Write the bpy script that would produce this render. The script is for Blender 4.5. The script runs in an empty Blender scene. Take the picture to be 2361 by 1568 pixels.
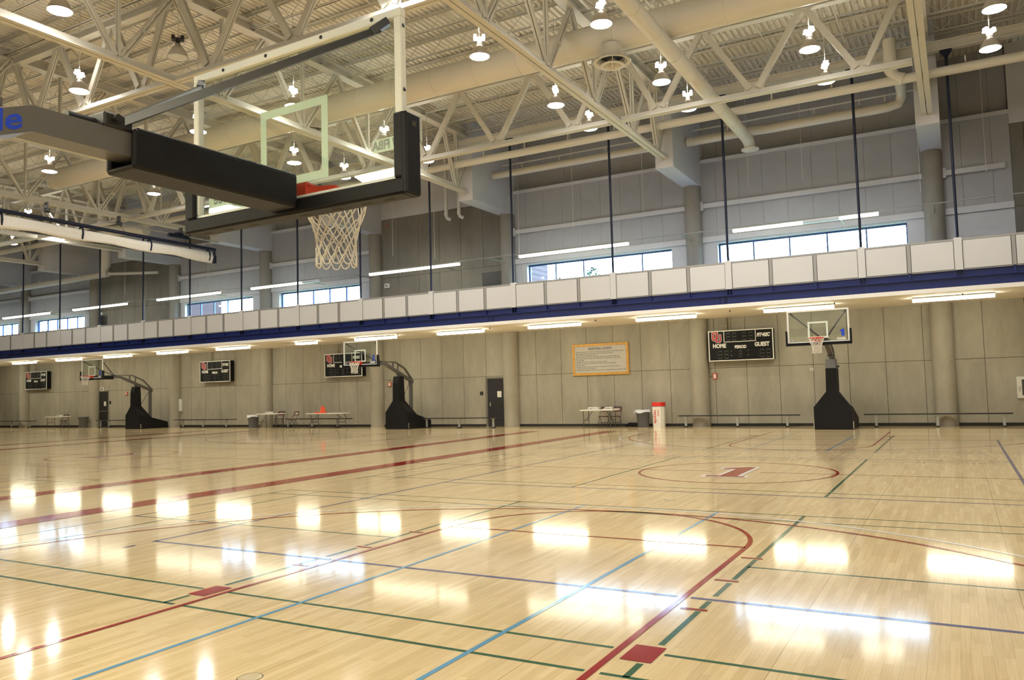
import bpy, math, random
from mathutils import Vector, Matrix
random.seed(7)
PI = math.pi
scene = bpy.context.scene
COL = scene.collection

# ------------------------------------------------------------------ camera
CAM = Vector((3.7873, -2.5384, 1.6743))
YAW, PITCH, ROLL, FPX = -0.5093, 0.0623, -0.0272, 1833.06
cy, sy, cp, sp = math.cos(YAW), math.sin(YAW), math.cos(PITCH), math.sin(PITCH)
fw = Vector((sy*cp, cy*cp, sp)); r0 = Vector((cy, -sy, 0)); u0 = r0.cross(fw)
rt = r0*math.cos(ROLL) + u0*math.sin(ROLL); up = -r0*math.sin(ROLL) + u0*math.cos(ROLL)
cd = bpy.data.cameras.new('camera'); cam = bpy.data.objects.new('camera', cd); COL.objects.link(cam)
cd.sensor_width = 36; cd.lens = FPX*36/2361; cd.clip_end = 300; cd.clip_start = 0.05
cam.matrix_world = Matrix(((rt.x, up.x, -fw.x, CAM.x), (rt.y, up.y, -fw.y, CAM.y), (rt.z, up.z, -fw.z, CAM.z), (0, 0, 0, 1)))
scene.camera = cam
# ------------------------------------------------------------------ world, exposure
w = bpy.data.worlds.new('world'); scene.world = w; w.use_nodes = True
bg = w.node_tree.nodes['Background']; bg.inputs[0].default_value = (0.46, 0.72, 1.0, 1); bg.inputs[1].default_value = 32
scene.view_settings.view_transform = 'Standard'; scene.view_settings.look = 'None'
scene.view_settings.exposure = 0.08; scene.view_settings.gamma = 1.0; scene.view_settings.use_curve_mapping = False
scene.cycles.use_denoising = True; scene.cycles.use_adaptive_sampling = True; scene.cycles.adaptive_threshold = 0.02
try: scene.cycles.denoiser = 'OPENIMAGEDENOISE'
except Exception: pass
scene.cycles.max_bounces = 6; scene.cycles.diffuse_bounces = 3; scene.cycles.glossy_bounces = 3
scene.cycles.transparent_max_bounces = 12; scene.cycles.transmission_bounces = 4
scene.cycles.sample_clamp_indirect = 14.0; scene.cycles.use_light_tree = True
scene.cycles.caustics_reflective = False; scene.cycles.caustics_refractive = False
HB_LENS, HB_UP, FL_LOW, FL_HIGH, FL_NEAR = 150.0, 60.0, 26.0, 15.0, 45.0     # lamp radiances / powers

# ------------------------------------------------------------------ materials
def M(name, col, rough=0.6, metal=0.0, spec=0.5, noise=0.0, nscale=6.0, bump=0.0, bscale=60.0, emit=0.0, ecol=None, coat=0.0):
    m = bpy.data.materials.new(name); m.use_nodes = True; nt = m.node_tree; b = nt.nodes['Principled BSDF']
    b.inputs['Base Color'].default_value = (*col, 1); b.inputs['Roughness'].default_value = rough
    b.inputs['Metallic'].default_value = metal; b.inputs['Specular IOR Level'].default_value = spec
    b.inputs['Coat Weight'].default_value = coat
    tc = nt.nodes.new('ShaderNodeTexCoord')
    if noise > 0:
        n = nt.nodes.new('ShaderNodeTexNoise'); n.inputs['Scale'].default_value = nscale; n.inputs['Detail'].default_value = 6; n.inputs['Roughness'].default_value = 0.65
        nt.links.new(tc.outputs['Object'], n.inputs['Vector'])
        r = nt.nodes.new('ShaderNodeValToRGB')
        r.color_ramp.elements[0].position = 0.3; r.color_ramp.elements[1].position = 0.7
        r.color_ramp.elements[0].color = (*[c*(1-noise) for c in col], 1); r.color_ramp.elements[1].color = (*[min(1, c*(1+noise)) for c in col], 1)
        nt.links.new(n.outputs['Fac'], r.inputs[0]); nt.links.new(r.outputs[0], b.inputs['Base Color'])
    if bump > 0:
        n2 = nt.nodes.new('ShaderNodeTexNoise'); n2.inputs['Scale'].default_value = bscale
        nt.links.new(tc.outputs['Object'], n2.inputs['Vector'])
        bp = nt.nodes.new('ShaderNodeBump'); bp.inputs['Strength'].default_value = bump; bp.inputs['Distance'].default_value = 0.01
        nt.links.new(n2.outputs['Fac'], bp.inputs['Height']); nt.links.new(bp.outputs[0], b.inputs['Normal'])
    if emit > 0:
        b.inputs['Emission Color'].default_value = (*(ecol or col), 1); b.inputs['Emission Strength'].default_value = emit
    return m
def glass(name, tint, refl=1.0, rough=0.0, ior=1.5):
    m = bpy.data.materials.new(name); m.use_nodes = True; nt = m.node_tree; nt.nodes.clear()
    o = nt.nodes.new('ShaderNodeOutputMaterial'); mx = nt.nodes.new('ShaderNodeMixShader'); t = nt.nodes.new('ShaderNodeBsdfTransparent')
    g = nt.nodes.new('ShaderNodeBsdfGlossy'); lw = nt.nodes.new('ShaderNodeLayerWeight'); pw = nt.nodes.new('ShaderNodeMath'); pw.operation = 'POWER'; pw.inputs[1].default_value = 5
    f = nt.nodes.new('ShaderNodeMath'); f.operation = 'MULTIPLY_ADD'; f.inputs[1].default_value = 0.95; f.inputs[2].default_value = 0.04; nt.links.new(lw.outputs['Facing'], pw.inputs[0]); nt.links.new(pw.outputs[0], f.inputs[0])
    t.inputs[0].default_value = (*tint, 1); g.inputs['Roughness'].default_value = rough; g.inputs[0].default_value = (refl, refl, refl, 1)
    nt.links.new(f.outputs[0], mx.inputs[0]); nt.links.new(t.outputs[0], mx.inputs[1]); nt.links.new(g.outputs[0], mx.inputs[2]); nt.links.new(mx.outputs[0], o.inputs[0])
    return m
def concrete(name, col, k=0.16):
    m = bpy.data.materials.new(name); m.use_nodes = True; nt = m.node_tree; b = nt.nodes['Principled BSDF']
    b.inputs['Roughness'].default_value = 0.75; b.inputs['Specular IOR Level'].default_value = 0.3
    tc = nt.nodes.new('ShaderNodeTexCoord')
    a = nt.nodes.new('ShaderNodeTexNoise'); a.inputs['Scale'].default_value = 0.9; a.inputs['Detail'].default_value = 8; a.inputs['Roughness'].default_value = 0.7
    s = nt.nodes.new('ShaderNodeTexNoise'); s.inputs['Scale'].default_value = 45; s.inputs['Detail'].default_value = 3
    mp = nt.nodes.new('ShaderNodeMapping'); mp.inputs['Scale'].default_value = (1, 1, 0.35)
    nt.links.new(tc.outputs['Object'], mp.inputs[0]); nt.links.new(mp.outputs[0], a.inputs['Vector']); nt.links.new(tc.outputs['Object'], s.inputs['Vector'])
    r = nt.nodes.new('ShaderNodeValToRGB'); r.color_ramp.elements[0].position = 0.3; r.color_ramp.elements[1].position = 0.72
    r.color_ramp.elements[0].color = (*[c*(1-k) for c in col], 1); r.color_ramp.elements[1].color = (*[c*(1+k) for c in col], 1)
    mx = nt.nodes.new('ShaderNodeMix'); mx.data_type = 'RGBA'; mx.blend_type = 'OVERLAY'; mx.inputs[0].default_value = 0.35
    nt.links.new(a.outputs['Fac'], r.inputs[0]); nt.links.new(r.outputs[0], mx.inputs[6]); nt.links.new(s.outputs['Fac'], mx.inputs[7])
    nt.links.new(mx.outputs[2], b.inputs['Base Color'])
    bp = nt.nodes.new('ShaderNodeBump'); bp.inputs['Strength'].default_value = 0.25; bp.inputs['Distance'].default_value = 0.004
    nt.links.new(s.outputs['Fac'], bp.inputs['Height']); nt.links.new(bp.outputs[0], b.inputs['Normal'])
    return m
def varnish(b, nt, tc):
    b.inputs['Roughness'].default_value = 0.088; b.inputs['Specular IOR Level'].default_value = 0.5
    # gentle board-by-board unevenness under the varnish
    mp = nt.nodes.new('ShaderNodeMapping'); mp.inputs['Scale'].default_value = (17.5, 1.1, 1)
    v = nt.nodes.new('ShaderNodeTexNoise'); v.inputs['Scale'].default_value = 1.0; v.inputs['Detail'].default_value = 2
    nt.links.new(tc.outputs['Object'], mp.inputs[0]); nt.links.new(mp.outputs[0], v.inputs['Vector'])
    bp = nt.nodes.new('ShaderNodeBump'); bp.inputs['Strength'].default_value = 0.5; bp.inputs['Distance'].default_value = 0.0004
    nt.links.new(v.outputs['Fac'], bp.inputs['Height']); nt.links.new(bp.outputs[0], b.inputs['Normal'])
def maple():
    m = bpy.data.materials.new('maple_strip_floor'); m.use_nodes = True; nt = m.node_tree; b = nt.nodes['Principled BSDF']
    tc = nt.nodes.new('ShaderNodeTexCoord')
    mp = nt.nodes.new('ShaderNodeMapping'); mp.inputs['Rotation'].default_value = (0, 0, PI/2)
    nt.links.new(tc.outputs['Object'], mp.inputs[0])
    def brick(w_, h_, mort, c1, c2, cm, bias=0.0):
        k = nt.nodes.new('ShaderNodeTexBrick'); k.offset = 0.37; k.offset_frequency = 2
        k.inputs['Scale'].default_value = 1; k.inputs['Brick Width'].default_value = w_; k.inputs['Row Height'].default_value = h_
        k.inputs['Mortar Size'].default_value = mort; k.inputs['Mortar Smooth'].default_value = 0.3; k.inputs['Bias'].default_value = bias
        k.inputs['Color1'].default_value = (*c1, 1); k.inputs['Color2'].default_value = (*c2, 1); k.inputs['Mortar'].default_value = (*cm, 1)
        nt.links.new(mp.outputs[0], k.inputs['Vector']); return k
    k1 = brick(0.62, 0.0571, 0.0007, (0.69, 0.535, 0.30), (0.79, 0.635, 0.38), (0.48, 0.35, 0.18))
    k2 = brick(0.83, 0.0571, 0.0, (0.92, 0.915, 0.90), (1, 1, 1), (1, 1, 1), 0.25)
    mul = nt.nodes.new('ShaderNodeMix'); mul.data_type = 'RGBA'; mul.blend_type = 'MULTIPLY'; mul.inputs[0].default_value = 1
    nt.links.new(k1.outputs['Color'], mul.inputs[6]); nt.links.new(k2.outputs['Color'], mul.inputs[7])
    # long dark expansion joints running with the boards
    k3 = brick(400, 1.37, 0.0022, (1, 1, 1), (1, 1, 1), (0.5, 0.42, 0.36))
    mul2 = nt.nodes.new('ShaderNodeMix'); mul2.data_type = 'RGBA'; mul2.blend_type = 'MULTIPLY'; mul2.inputs[0].default_value = 1
    nt.links.new(mul.outputs[2], mul2.inputs[6]); nt.links.new(k3.outputs['Color'], mul2.inputs[7])
    g = nt.nodes.new('ShaderNodeTexNoise'); g.inputs['Scale'].default_value = 1; g.inputs['Detail'].default_value = 5
    mg = nt.nodes.new('ShaderNodeMapping'); mg.inputs['Scale'].default_value = (90, 2.5, 1)
    nt.links.new(tc.outputs['Object'], mg.inputs[0]); nt.links.new(mg.outputs[0], g.inputs['Vector'])
    gr = nt.nodes.new('ShaderNodeValToRGB'); gr.color_ramp.elements[0].color = (0.86, 0.84, 0.80, 1); gr.color_ramp.elements[1].color = (1.08, 1.06, 1.04, 1)
    gr.color_ramp.elements[0].position = 0.25; gr.color_ramp.elements[1].position = 0.75
    nt.links.new(g.outputs['Fac'], gr.inputs[0])
    mul3 = nt.nodes.new('ShaderNodeMix'); mul3.data_type = 'RGBA'; mul3.blend_type = 'MULTIPLY'; mul3.inputs[0].default_value = 0.8
    nt.links.new(mul2.outputs[2], mul3.inputs[6]); nt.links.new(gr.outputs[0], mul3.inputs[7])
    nt.links.new(mul3.outputs[2], b.inputs['Base Color'])
    varnish(b, nt, tc)
    return m
def paint(name, col):
    m = bpy.data.materials.new(name); m.use_nodes = True; nt = m.node_tree; b = nt.nodes['Principled BSDF']
    b.inputs['Base Color'].default_value = (*col, 1)
    tc = nt.nodes.new('ShaderNodeTexCoord'); varnish(b, nt, tc); return m
def brickwall(name):
    m = bpy.data.materials.new(name); m.use_nodes = True; nt = m.node_tree; b = nt.nodes['Principled BSDF']
    tc = nt.nodes.new('ShaderNodeTexCoord'); mp = nt.nodes.new('ShaderNodeMapping'); mp.inputs['Rotation'].default_value = (PI/2, 0, 0)
    k = nt.nodes.new('ShaderNodeTexBrick'); k.inputs['Scale'].default_value = 1; k.inputs['Brick Width'].default_value = 0.4; k.inputs['Row Height'].default_value = 0.14
    k.inputs['Mortar Size'].default_value = 0.012
    k.inputs['Color1'].default_value = (0.022, 0.008, 0.008, 1); k.inputs['Color2'].default_value = (0.035, 0.012, 0.011, 1); k.inputs['Mortar'].default_value = (0.045, 0.024, 0.024, 1)
    nt.links.new(tc.outputs['Object'], mp.inputs[0]); nt.links.new(mp.outputs[0], k.inputs['Vector']); nt.links.new(k.outputs['Color'], b.inputs['Base Color'])
    b.inputs['Roughness'].default_value = 0.9
    return m

m_floor = maple()
m_red = paint('red_court_paint', (0.31, 0.022, 0.018)); m_green = paint('green_court_paint', (0.05, 0.125, 0.07))
m_purple = paint('violet_court_paint', (0.07, 0.07, 0.21)); m_lblue = paint('light_blue_court_paint', (0.13, 0.33, 0.52)); m_wline = paint('white_court_paint', (0.85, 0.83, 0.78))
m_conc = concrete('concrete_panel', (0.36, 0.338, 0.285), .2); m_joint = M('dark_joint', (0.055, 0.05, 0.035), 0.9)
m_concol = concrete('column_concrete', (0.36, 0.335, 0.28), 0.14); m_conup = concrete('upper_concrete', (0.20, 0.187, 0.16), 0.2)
m_conup2 = concrete('shaded_column_concrete', (0.27, 0.25, 0.215), 0.14)  # column concrete darkened: shade on the upper shafts put into the colour
m_base = M('black_rubber_base', (0.012, 0.012, 0.012), 0.5)
m_white = M('white_wall_paint', (0.56, 0.56, 0.575), 0.7, noise=0.03, nscale=2)
m_wpanel = M('grey_white_metal_panel', (0.365, 0.365, 0.375), 0.6, noise=0.05, nscale=1.5)
m_steel = M('cream_painted_steel', (0.60, 0.57, 0.485), 0.45, noise=0.03, nscale=3)
m_deck = M('cream_roof_deck', (0.78, 0.735, 0.62), 0.4, noise=0.04, nscale=2)
m_duct = M('cream_painted_duct', (0.68, 0.645, 0.55), 0.5, bump=0.05, bscale=8)
m_navy = M('navy_steel', (0.009, 0.020, 0.125), 0.32, noise=0.1, nscale=3); m_rod = M('dark_blue_rod', (0.006, 0.009, 0.028), 0.5, spec=.3)
m_panel = M('white_infill_panel', (0.60, 0.605, 0.61), 0.5); m_grail = M('grey_rail_metal', (0.34, 0.34, 0.33), 0.4, metal=0.3)
m_soffit = M('white_soffit', (0.80, 0.76, 0.68), 0.7); m_edge = M('white_slab_edge', (0.85, 0.84, 0.80), 0.6)
m_black = M('black_vinyl_pad', (0.007, 0.007, 0.009), 0.5, spec=.22, bump=0.15, bscale=14); m_blackm = M('black_metal', (0.015, 0.015, 0.017), 0.4)
m_grey = M('grey_painted_arm', (0.11, 0.105, 0.105), 0.38); m_dgrey = M('dark_grey_strut', (0.07, 0.07, 0.075), 0.35, metal=0.4)
m_frame = M('white_board_frame', (0.78, 0.78, 0.72), 0.35); m_target = M('white_glass_marking', (0.70, 0.78, 0.68), 0.4)
m_bglass = glass('backboard_glass', (0.95, 0.985, 0.96)); m_wglass = glass('window_glass', (0.97, 0.98, 1.0))
m_orange = M('orange_rim_metal', (0.70, 0.055, 0.02), 0.35); m_net = M('white_net_cord', (0.78, 0.74, 0.66), 0.8)
m_blue = M('blue_lettering', (0.01, 0.05, 0.55), 0.4); m_wtext = M('white_lettering', (0.82, 0.82, 0.80), 0.4); m_greyt = M('grey_lettering', (0.25, 0.27, 0.27), 0.5)
m_bframe = M('blue_window_frame', (0.02, 0.06, 0.20), 0.4)
m_lens = M('lamp_lens', (1, 0.97, 0.9), emit=HB_LENS, ecol=(1.0, 0.97, 0.92)); m_reflector = M('ribbed_lamp_reflector', (0.50, 0.45, 0.38), 0.25, metal=0.3)
m_ballast = M('glowing_white_ballast', (0.85, 0.85, 0.85), 0.3, emit=2.5, ecol=(1, .96, .92))  # ballast emits faintly, standing in for lamp light caught on it
m_collar = M('glowing_lamp_collar', (1, 0.95, 0.9), emit=14, ecol=(1.0, 0.88, 0.75))
m_tubeL = M('fluorescent_lens', (1, 1, 0.9), emit=FL_LOW, ecol=(1.0, 0.95, 0.72)); m_tubeH = M('fluorescent_lens_track', (1, 1, 0.9), emit=FL_HIGH, ecol=(1.0, 0.95, 0.72))
m_tubeN = M('fluorescent_lens_near', (1, 1, 0.9), emit=FL_NEAR, ecol=(1.0, 0.95, 0.72))
m_tubeoff = M('unlit_fluorescent_lens', (0.62, 0.66, 0.68), 0.4); m_fixture = M('white_fixture_body', (0.75, 0.75, 0.72), 0.4)
m_print = M('small_print_grey', (0.20, 0.20, 0.20), .7)
m_sbk = M('scoreboard_black', (0.006, 0.007, 0.008), 0.5, spec=.2); m_seg = M('unlit_digit', (0.13, 0.14, 0.14), 0.4)
m_logored = M('crimson_logo', (0.45, 0.02, 0.03), 0.4); m_oak = M('oak_frame', (0.62, 0.34, 0.07), 0.45, noise=0.15, nscale=9)
m_paper = M('white_paper', (0.75, 0.74, 0.70), 0.7); m_signbg = M('grey_sign_board', (0.50, 0.48, 0.44), 0.5); m_dtext = M('dark_lettering', (0.10, 0.10, 0.12), 0.6)
m_binred = M('red_bin_lid', (0.72, 0.03, 0.02), 0.4); m_binblue = M('pale_blue_band', (0.25, 0.45, 0.60), 0.4); m_binwhite = M('white_bin_board', (0.80, 0.78, 0.72), 0.5); m_redtext = M('red_lettering', (0.68, 0.04, 0.04), 0.5)
m_bin = M('grey_plastic_bin', (0.11, 0.12, 0.14), 0.45); m_bag = M('white_bin_liner', (0.65, 0.67, 0.72), 0.3)
m_table = M('white_table_top', (0.72, 0.70, 0.62), 0.4); m_tleg = M('dark_table_leg', (0.05, 0.05, 0.05), 0.4); m_maroon = M('maroon_chair_vinyl', (0.11, 0.018, 0.022), 0.4)
m_bench = M('dark_bench_plank', (0.02, 0.022, 0.022), 0.4); m_bleg = M('silver_bench_leg', (0.42, 0.43, 0.42), 0.4, metal=0.3)
m_cone = M('orange_cone_plastic', (0.85, 0.09, 0.02), 0.45); m_door = M('black_door_paint', (0.018, 0.018, 0.022), 0.4); m_doorfr = M('taupe_door_frame', (0.16, 0.15, 0.13), 0.5)
m_alarm = M('red_alarm_face', (0.55, 0.10, 0.08), 0.5); m_chrome = M('chrome_metal', (0.6, 0.6, 0.6), 0.2, metal=1.0); m_conduit = M('beige_conduit', (0.36, 0.33, 0.22), 0.5)
m_curtain = M('white_vinyl_curtain', (0.70, 0.67, 0.60), 0.55, noise=0.05, nscale=10); m_cabwhite = M('white_cabinet', (0.70, 0.70, 0.66), 0.4)
m_brick = brickwall('red_brick'); m_leaf = M('tree_leaf', (0.02, 0.05, 0.022), 0.6); m_bark = M('tree_bark', (0.06, 0.05, 0.04), 0.9)
m_grass = M('lawn', (0.12, 0.18, 0.06), 0.9); m_plate = M('brass_floor_plate', (0.50, 0.40, 0.20), 0.35, metal=0.5); m_ring = M('dark_plate_ring', (0.10, 0.09, 0.06), 0.5)
m_trackf = M('grey_track_surface', (0.25, 0.25, 0.26), 0.8)

# ------------------------------------------------------------------ mesh helpers
class MB:
    def __init__(s): s.v = []; s.f = []; s.mi = []; s.sm = []
    def add(s, vs, fs, mi=0, smooth=False):
        o = len(s.v); s.v += [tuple(v) for v in vs]; s.f += [tuple(i+o for i in f) for f in fs]; s.mi += [mi]*len(fs); s.sm += [smooth]*len(fs); return s
    def box(s, x0, x1, y0, y1, z0, z1, mi=0, b=0.0):
        if b > 0 and min(x1-x0, y1-y0, z1-z0) > 2.2*b:      # chamfered along every edge
            vs = []; 
            for sx, xx in ((0, x0), (1, x1)):
                for sy_, yy in ((0, y0), (1, y1)):
                    for sz, zz in ((0, z0), (1, z1)):
                        dx, dy, dz = (b if sx == 0 else -b), (b if sy_ == 0 else -b), (b if sz == 0 else -b)
                        vs += [(xx, yy+dy, zz+dz), (xx+dx, yy, zz+dz), (xx+dx, yy+dy, zz)]
            I = lambda a, b_, c, k: (a*4+b_*2+c)*3+k
            fs = []
            for a in (0, 1):
                q = [I(a, 0, 0, 0), I(a, 0, 1, 0), I(a, 1, 1, 0), I(a, 1, 0, 0)]; fs.append(q if a == 0 else q[::-1])
                q = [I(0, a, 0, 1), I(1, a, 0, 1), I(1, a, 1, 1), I(0, a, 1, 1)]; fs.append(q if a == 0 else q[::-1])
                q = [I(0, 0, a, 2), I(0, 1, a, 2), I(1, 1, a, 2), I(1, 0, a, 2)]; fs.append(q if a == 0 else q[::-1])
            for a in (0, 1):
                for c in (0, 1):
                    fs.append((I(a, c, 0, 0), I(a, c, 0, 1), I(a, c, 1, 1), I(a, c, 1, 0)))
                    fs.append((I(a, 0, c, 0), I(a, 0, c, 2), I(a, 1, c, 2), I(a, 1, c, 0)))
                    fs.append((I(0, a, c, 1), I(0, a, c, 2), I(1, a, c, 2), I(1, a, c, 1)))
                    for e in (0, 1): fs.append((I(a, c, e, 0), I(a, c, e, 1), I(a, c, e, 2)))
            return s.add(vs, fs, mi)
        vs = [(x, y, z) for x in (x0, x1) for y in (y0, y1) for z in (z0, z1)]
        return s.add(vs, [(0, 1, 3, 2), (4, 6, 7, 5), (0, 4, 5, 1), (2, 3, 7, 6), (0, 2, 6, 4), (1, 5, 7, 3)], mi)
    def bar(s, a, b, wd, ht, upv=(0, 0, 1), mi=0, off=(0, 0)):
        a = Vector(a); b = Vector(b); d = (b-a).normalized(); u = Vector(upv)
        if abs(d.dot(u)) > 0.98: u = Vector((0, 1, 0))
        r = d.cross(u).normalized(); u = r.cross(d).normalized()
        c = r*off[0]+u*off[1]
        vs = [p+c+r*(i*wd/2)+u*(j*ht/2) for p in (a, b) for i, j in ((-1, -1), (1, -1), (1, 1), (-1, 1))]
        return s.add(vs, [(0, 1, 2, 3), (7, 6, 5, 4), (0, 4, 5, 1), (1, 5, 6, 2), (2, 6, 7, 3), (3, 7, 4, 0)], mi)
    def tube(s, pts, r, n=8, mi=0, cap=True, closed=False):
        P = [Vector(p) for p in pts]; m = len(P); rings = []; prev = None
        for i in range(m):
            if closed: d = P[(i+1) % m]-P[i-1]
            else: d = P[min(i+1, m-1)]-P[max(i-1, 0)]
            d.normalize()
            if prev is None:
                u = Vector((0, 0, 1)) if abs(d.z) < 0.9 else Vector((1, 0, 0)); x = d.cross(u).normalized()
            else: x = (prev-d*prev.dot(d)).normalized()
            prev = x; y = d.cross(x); rr = r[i] if isinstance(r, (list, tuple)) else r
            rings.append([P[i]+(x*math.cos(2*PI*k/n)+y*math.sin(2*PI*k/n))*rr for k in range(n)])
        vs = [v for R_ in rings for v in R_]; fs = []
        for i in range(m if closed else m-1):
            j = (i+1) % m
            for k in range(n): fs.append((i*n+k, i*n+(k+1) % n, j*n+(k+1) % n, j*n+k))
        s.add(vs, fs, mi, True)
        if cap and not closed: s.add(rings[0], [tuple(range(n))[::-1]], mi); s.add(rings[-1], [tuple(range(n))], mi)
        return s
    def lathe(s, prof, c=(0, 0, 0), n=24, mi=0, smooth=True):
        vs = [(c[0]+r*math.cos(2*PI*k/n), c[1]+r*math.sin(2*PI*k/n), c[2]+z) for r, z in prof for k in range(n)]
        fs = [(i*n+k, i*n+(k+1) % n, (i+1)*n+(k+1) % n, (i+1)*n+k) for i in range(len(prof)-1) for k in range(n)]
        return s.add(vs, fs, mi, smooth)
    def disc(s, c, r, n=24, mi=0, down=False):
        vs = [(c[0]+r*math.cos(2*PI*k/n), c[1]+r*math.sin(2*PI*k/n), c[2]) for k in range(n)]
        return s.add(vs, [tuple(range(n))[::-1] if down else tuple(range(n))], mi)
    def prism(s, poly, fr, to, mi=0):       # poly: 2-D points mapped by fr(p) and to(p) to the two caps
        n = len(poly); vs = [fr(p) for p in poly]+[to(p) for p in poly]
        return s.add(vs, [tuple(range(n))[::-1], tuple(range(n, 2*n))]+[(i, (i+1) % n, n+(i+1) % n, n+i) for i in range(n)], mi)
    def quad(s, a, b, c, d, mi=0): return s.add([a, b, c, d], [(0, 1, 2, 3)], mi)
    def xf(s, fn): s.v = [tuple(fn(Vector(v))) for v in s.v]; return s
    def merge(s, o, fn=None, mi=None):
        vs = [fn(Vector(v)) for v in o.v] if fn else o.v; b = len(s.v); s.v += [tuple(v) for v in vs]
        s.f += [tuple(i+b for i in f) for f in o.f]; s.mi += [mi if mi is not None else k for k in o.mi]; s.sm += o.sm; return s
    def build(s, name, mats, parent=None, loc=None):
        me = bpy.data.meshes.new(name); L = Vector(loc) if loc else Vector((0, 0, 0)); q = parent
        if parent is not None:
            L = Vector((0, 0, 0))
            while q is not None: L += q.location; q = q.parent
        me.from_pydata([tuple(Vector(v)-L) for v in s.v], [], s.f)
        if not isinstance(mats, (list, tuple)): mats = [mats]
        for m in mats: me.materials.append(m)
        for p, k, q in zip(me.polygons, s.mi, s.sm): p.material_index = k; p.use_smooth = q
        me.update()
        o = bpy.data.objects.new(name, me); COL.objects.link(o)
        if parent is not None: o.parent = parent
        elif loc is not None: o.location = loc
        return o
_txt = {}
def text(body, size=1.0, bold=0.0, shear=0.0, align='LEFT', sx=1.0, depth=0.0):
    key = (body, size, bold, shear, align, sx, depth)
    if key not in _txt:
        c = bpy.data.curves.new('lettering', 'FONT'); c.body = body; c.size = size; c.offset = bold; c.shear = shear; c.align_x = align; c.extrude = depth; c.resolution_u = 3
        o = bpy.data.objects.new('lettering', c); COL.objects.link(o)
        me = bpy.data.meshes.new_from_object(o.evaluated_get(bpy.context.evaluated_depsgraph_get()))
        mb = MB(); mb.add([(v.co.x*sx, v.co.y, v.co.z) for v in me.vertices], [tuple(p.vertices) for p in me.polygons])
        bpy.data.objects.remove(o); bpy.data.curves.remove(c); bpy.data.meshes.remove(me); _txt[key] = mb
    return _txt[key]
def thing(name, label, cat, loc=(0, 0, 0), group=None):
    o = bpy.data.objects.new(name, None); COL.objects.link(o); o.location = loc; o.empty_display_size = 0.2
    o['label'] = label; o['category'] = cat
    if group: o['group'] = group
    return o
def tag(o, label, cat, group=None, kind=None):
    o['label'] = label; o['category'] = cat
    if group: o['group'] = group
    if kind: o['kind'] = kind
    return o
def struct(o, label=None, cat=None):
    o['kind'] = 'structure'
    if label: o['label'] = label
    if cat: o['category'] = cat
    return o
def dup(root, loc, rotz=0.0, label=None, group=None):
    r = root.copy(); COL.objects.link(r); r.location = loc; r.rotation_euler = (0, 0, rotz)
    if label: r['label'] = label
    if group: r['group'] = group
    for ch in list(root.children):
        c = ch.copy(); COL.objects.link(c); c.parent = r
        for g in list(ch.children):
            d = g.copy(); COL.objects.link(d); d.parent = c
    return r
ORD = ['first', 'second', 'third', 'fourth', 'fifth', 'sixth', 'seventh', 'eighth', 'ninth', 'tenth', 'eleventh', 'twelfth', 'thirteenth', 'fourteenth', 'fifteenth', 'sixteenth', 'seventeenth']

# ------------------------------------------------------------------ room numbers (metres; y runs towards the back wall)
YW = 29.2; YE = 25.1; ZS = 4.30; XL, XR = -66.0, 14.0; YN = -3.6; ZD = 13.1
COLS = [12.07, 3.38, -5.27, -13.98, -21.7, -29.42, -37.0, -44.8, -52.6, -60.3]      # column lines
CONC_UP = [(-44.8, -37.0), (-21.7, -13.98)]                                          # bays whose upper wall is concrete

# floor and its painted lines
fb = MB(); fx = [XL+2.0*k for k in range(40)]+[XR]; fy_ = [YN+1.65*k for k in range(20)]+[YW+.3]
fb.add([(x, y, 0) for x in fx for y in fy_], [(i*len(fy_)+j, (i+1)*len(fy_)+j, (i+1)*len(fy_)+j+1, i*len(fy_)+j+1) for i in range(len(fx)-1) for j in range(len(fy_)-1)])
fb.quad((XL, YN, -.2), (XL, YW+.3, -.2), (XR, YW+.3, -.2), (XR, YN, -.2))
floor = struct(fb.build('floor', m_floor), 'glossy maple strip gymnasium floor with painted court lines', 'floor')
ZL = {'g': .0008, 'p': .0013, 'b': .0018, 'w': .0023, 'r': .0028}
LB = {k: MB() for k in ZL}
def ln(c, x0, y0, x1, y1, wd=.05):
    z = ZL[c]; d = Vector((x1-x0, y1-y0, 0)); L = d.length; n = max(1, int(L/6)); d.normalize(); q = Vector((-d.y, d.x, 0))*wd/2
    a = Vector((x0, y0, z)); b = Vector((x1, y1, z)); LB[c].quad(a-q, b-q, b+q, a+q)
def arc(c, cx, cy_, r, a0, a1, wd=.05, n=64):
    z = ZL[c]
    for i in range(n):
        t0 = a0+(a1-a0)*i/n; t1 = a0+(a1-a0)*(i+1)/n; p = []
        for t, rr in ((t0, r), (t0, r-wd), (t1, r-wd), (t1, r)): p.append((cx+rr*math.cos(t), cy_+rr*math.sin(t), z))
        LB[c].quad(*(p if a1 < a0 else p[::-1]))
def segs(c, horiz, const, pieces, X, sgn=1, wd=.05):
    for a, b in pieces:
        if horiz: ln(c, X+a, const, X+b, const, wd)
        else: ln(c, X+const, a, X+const, b, wd)
YC = 12.81
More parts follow.
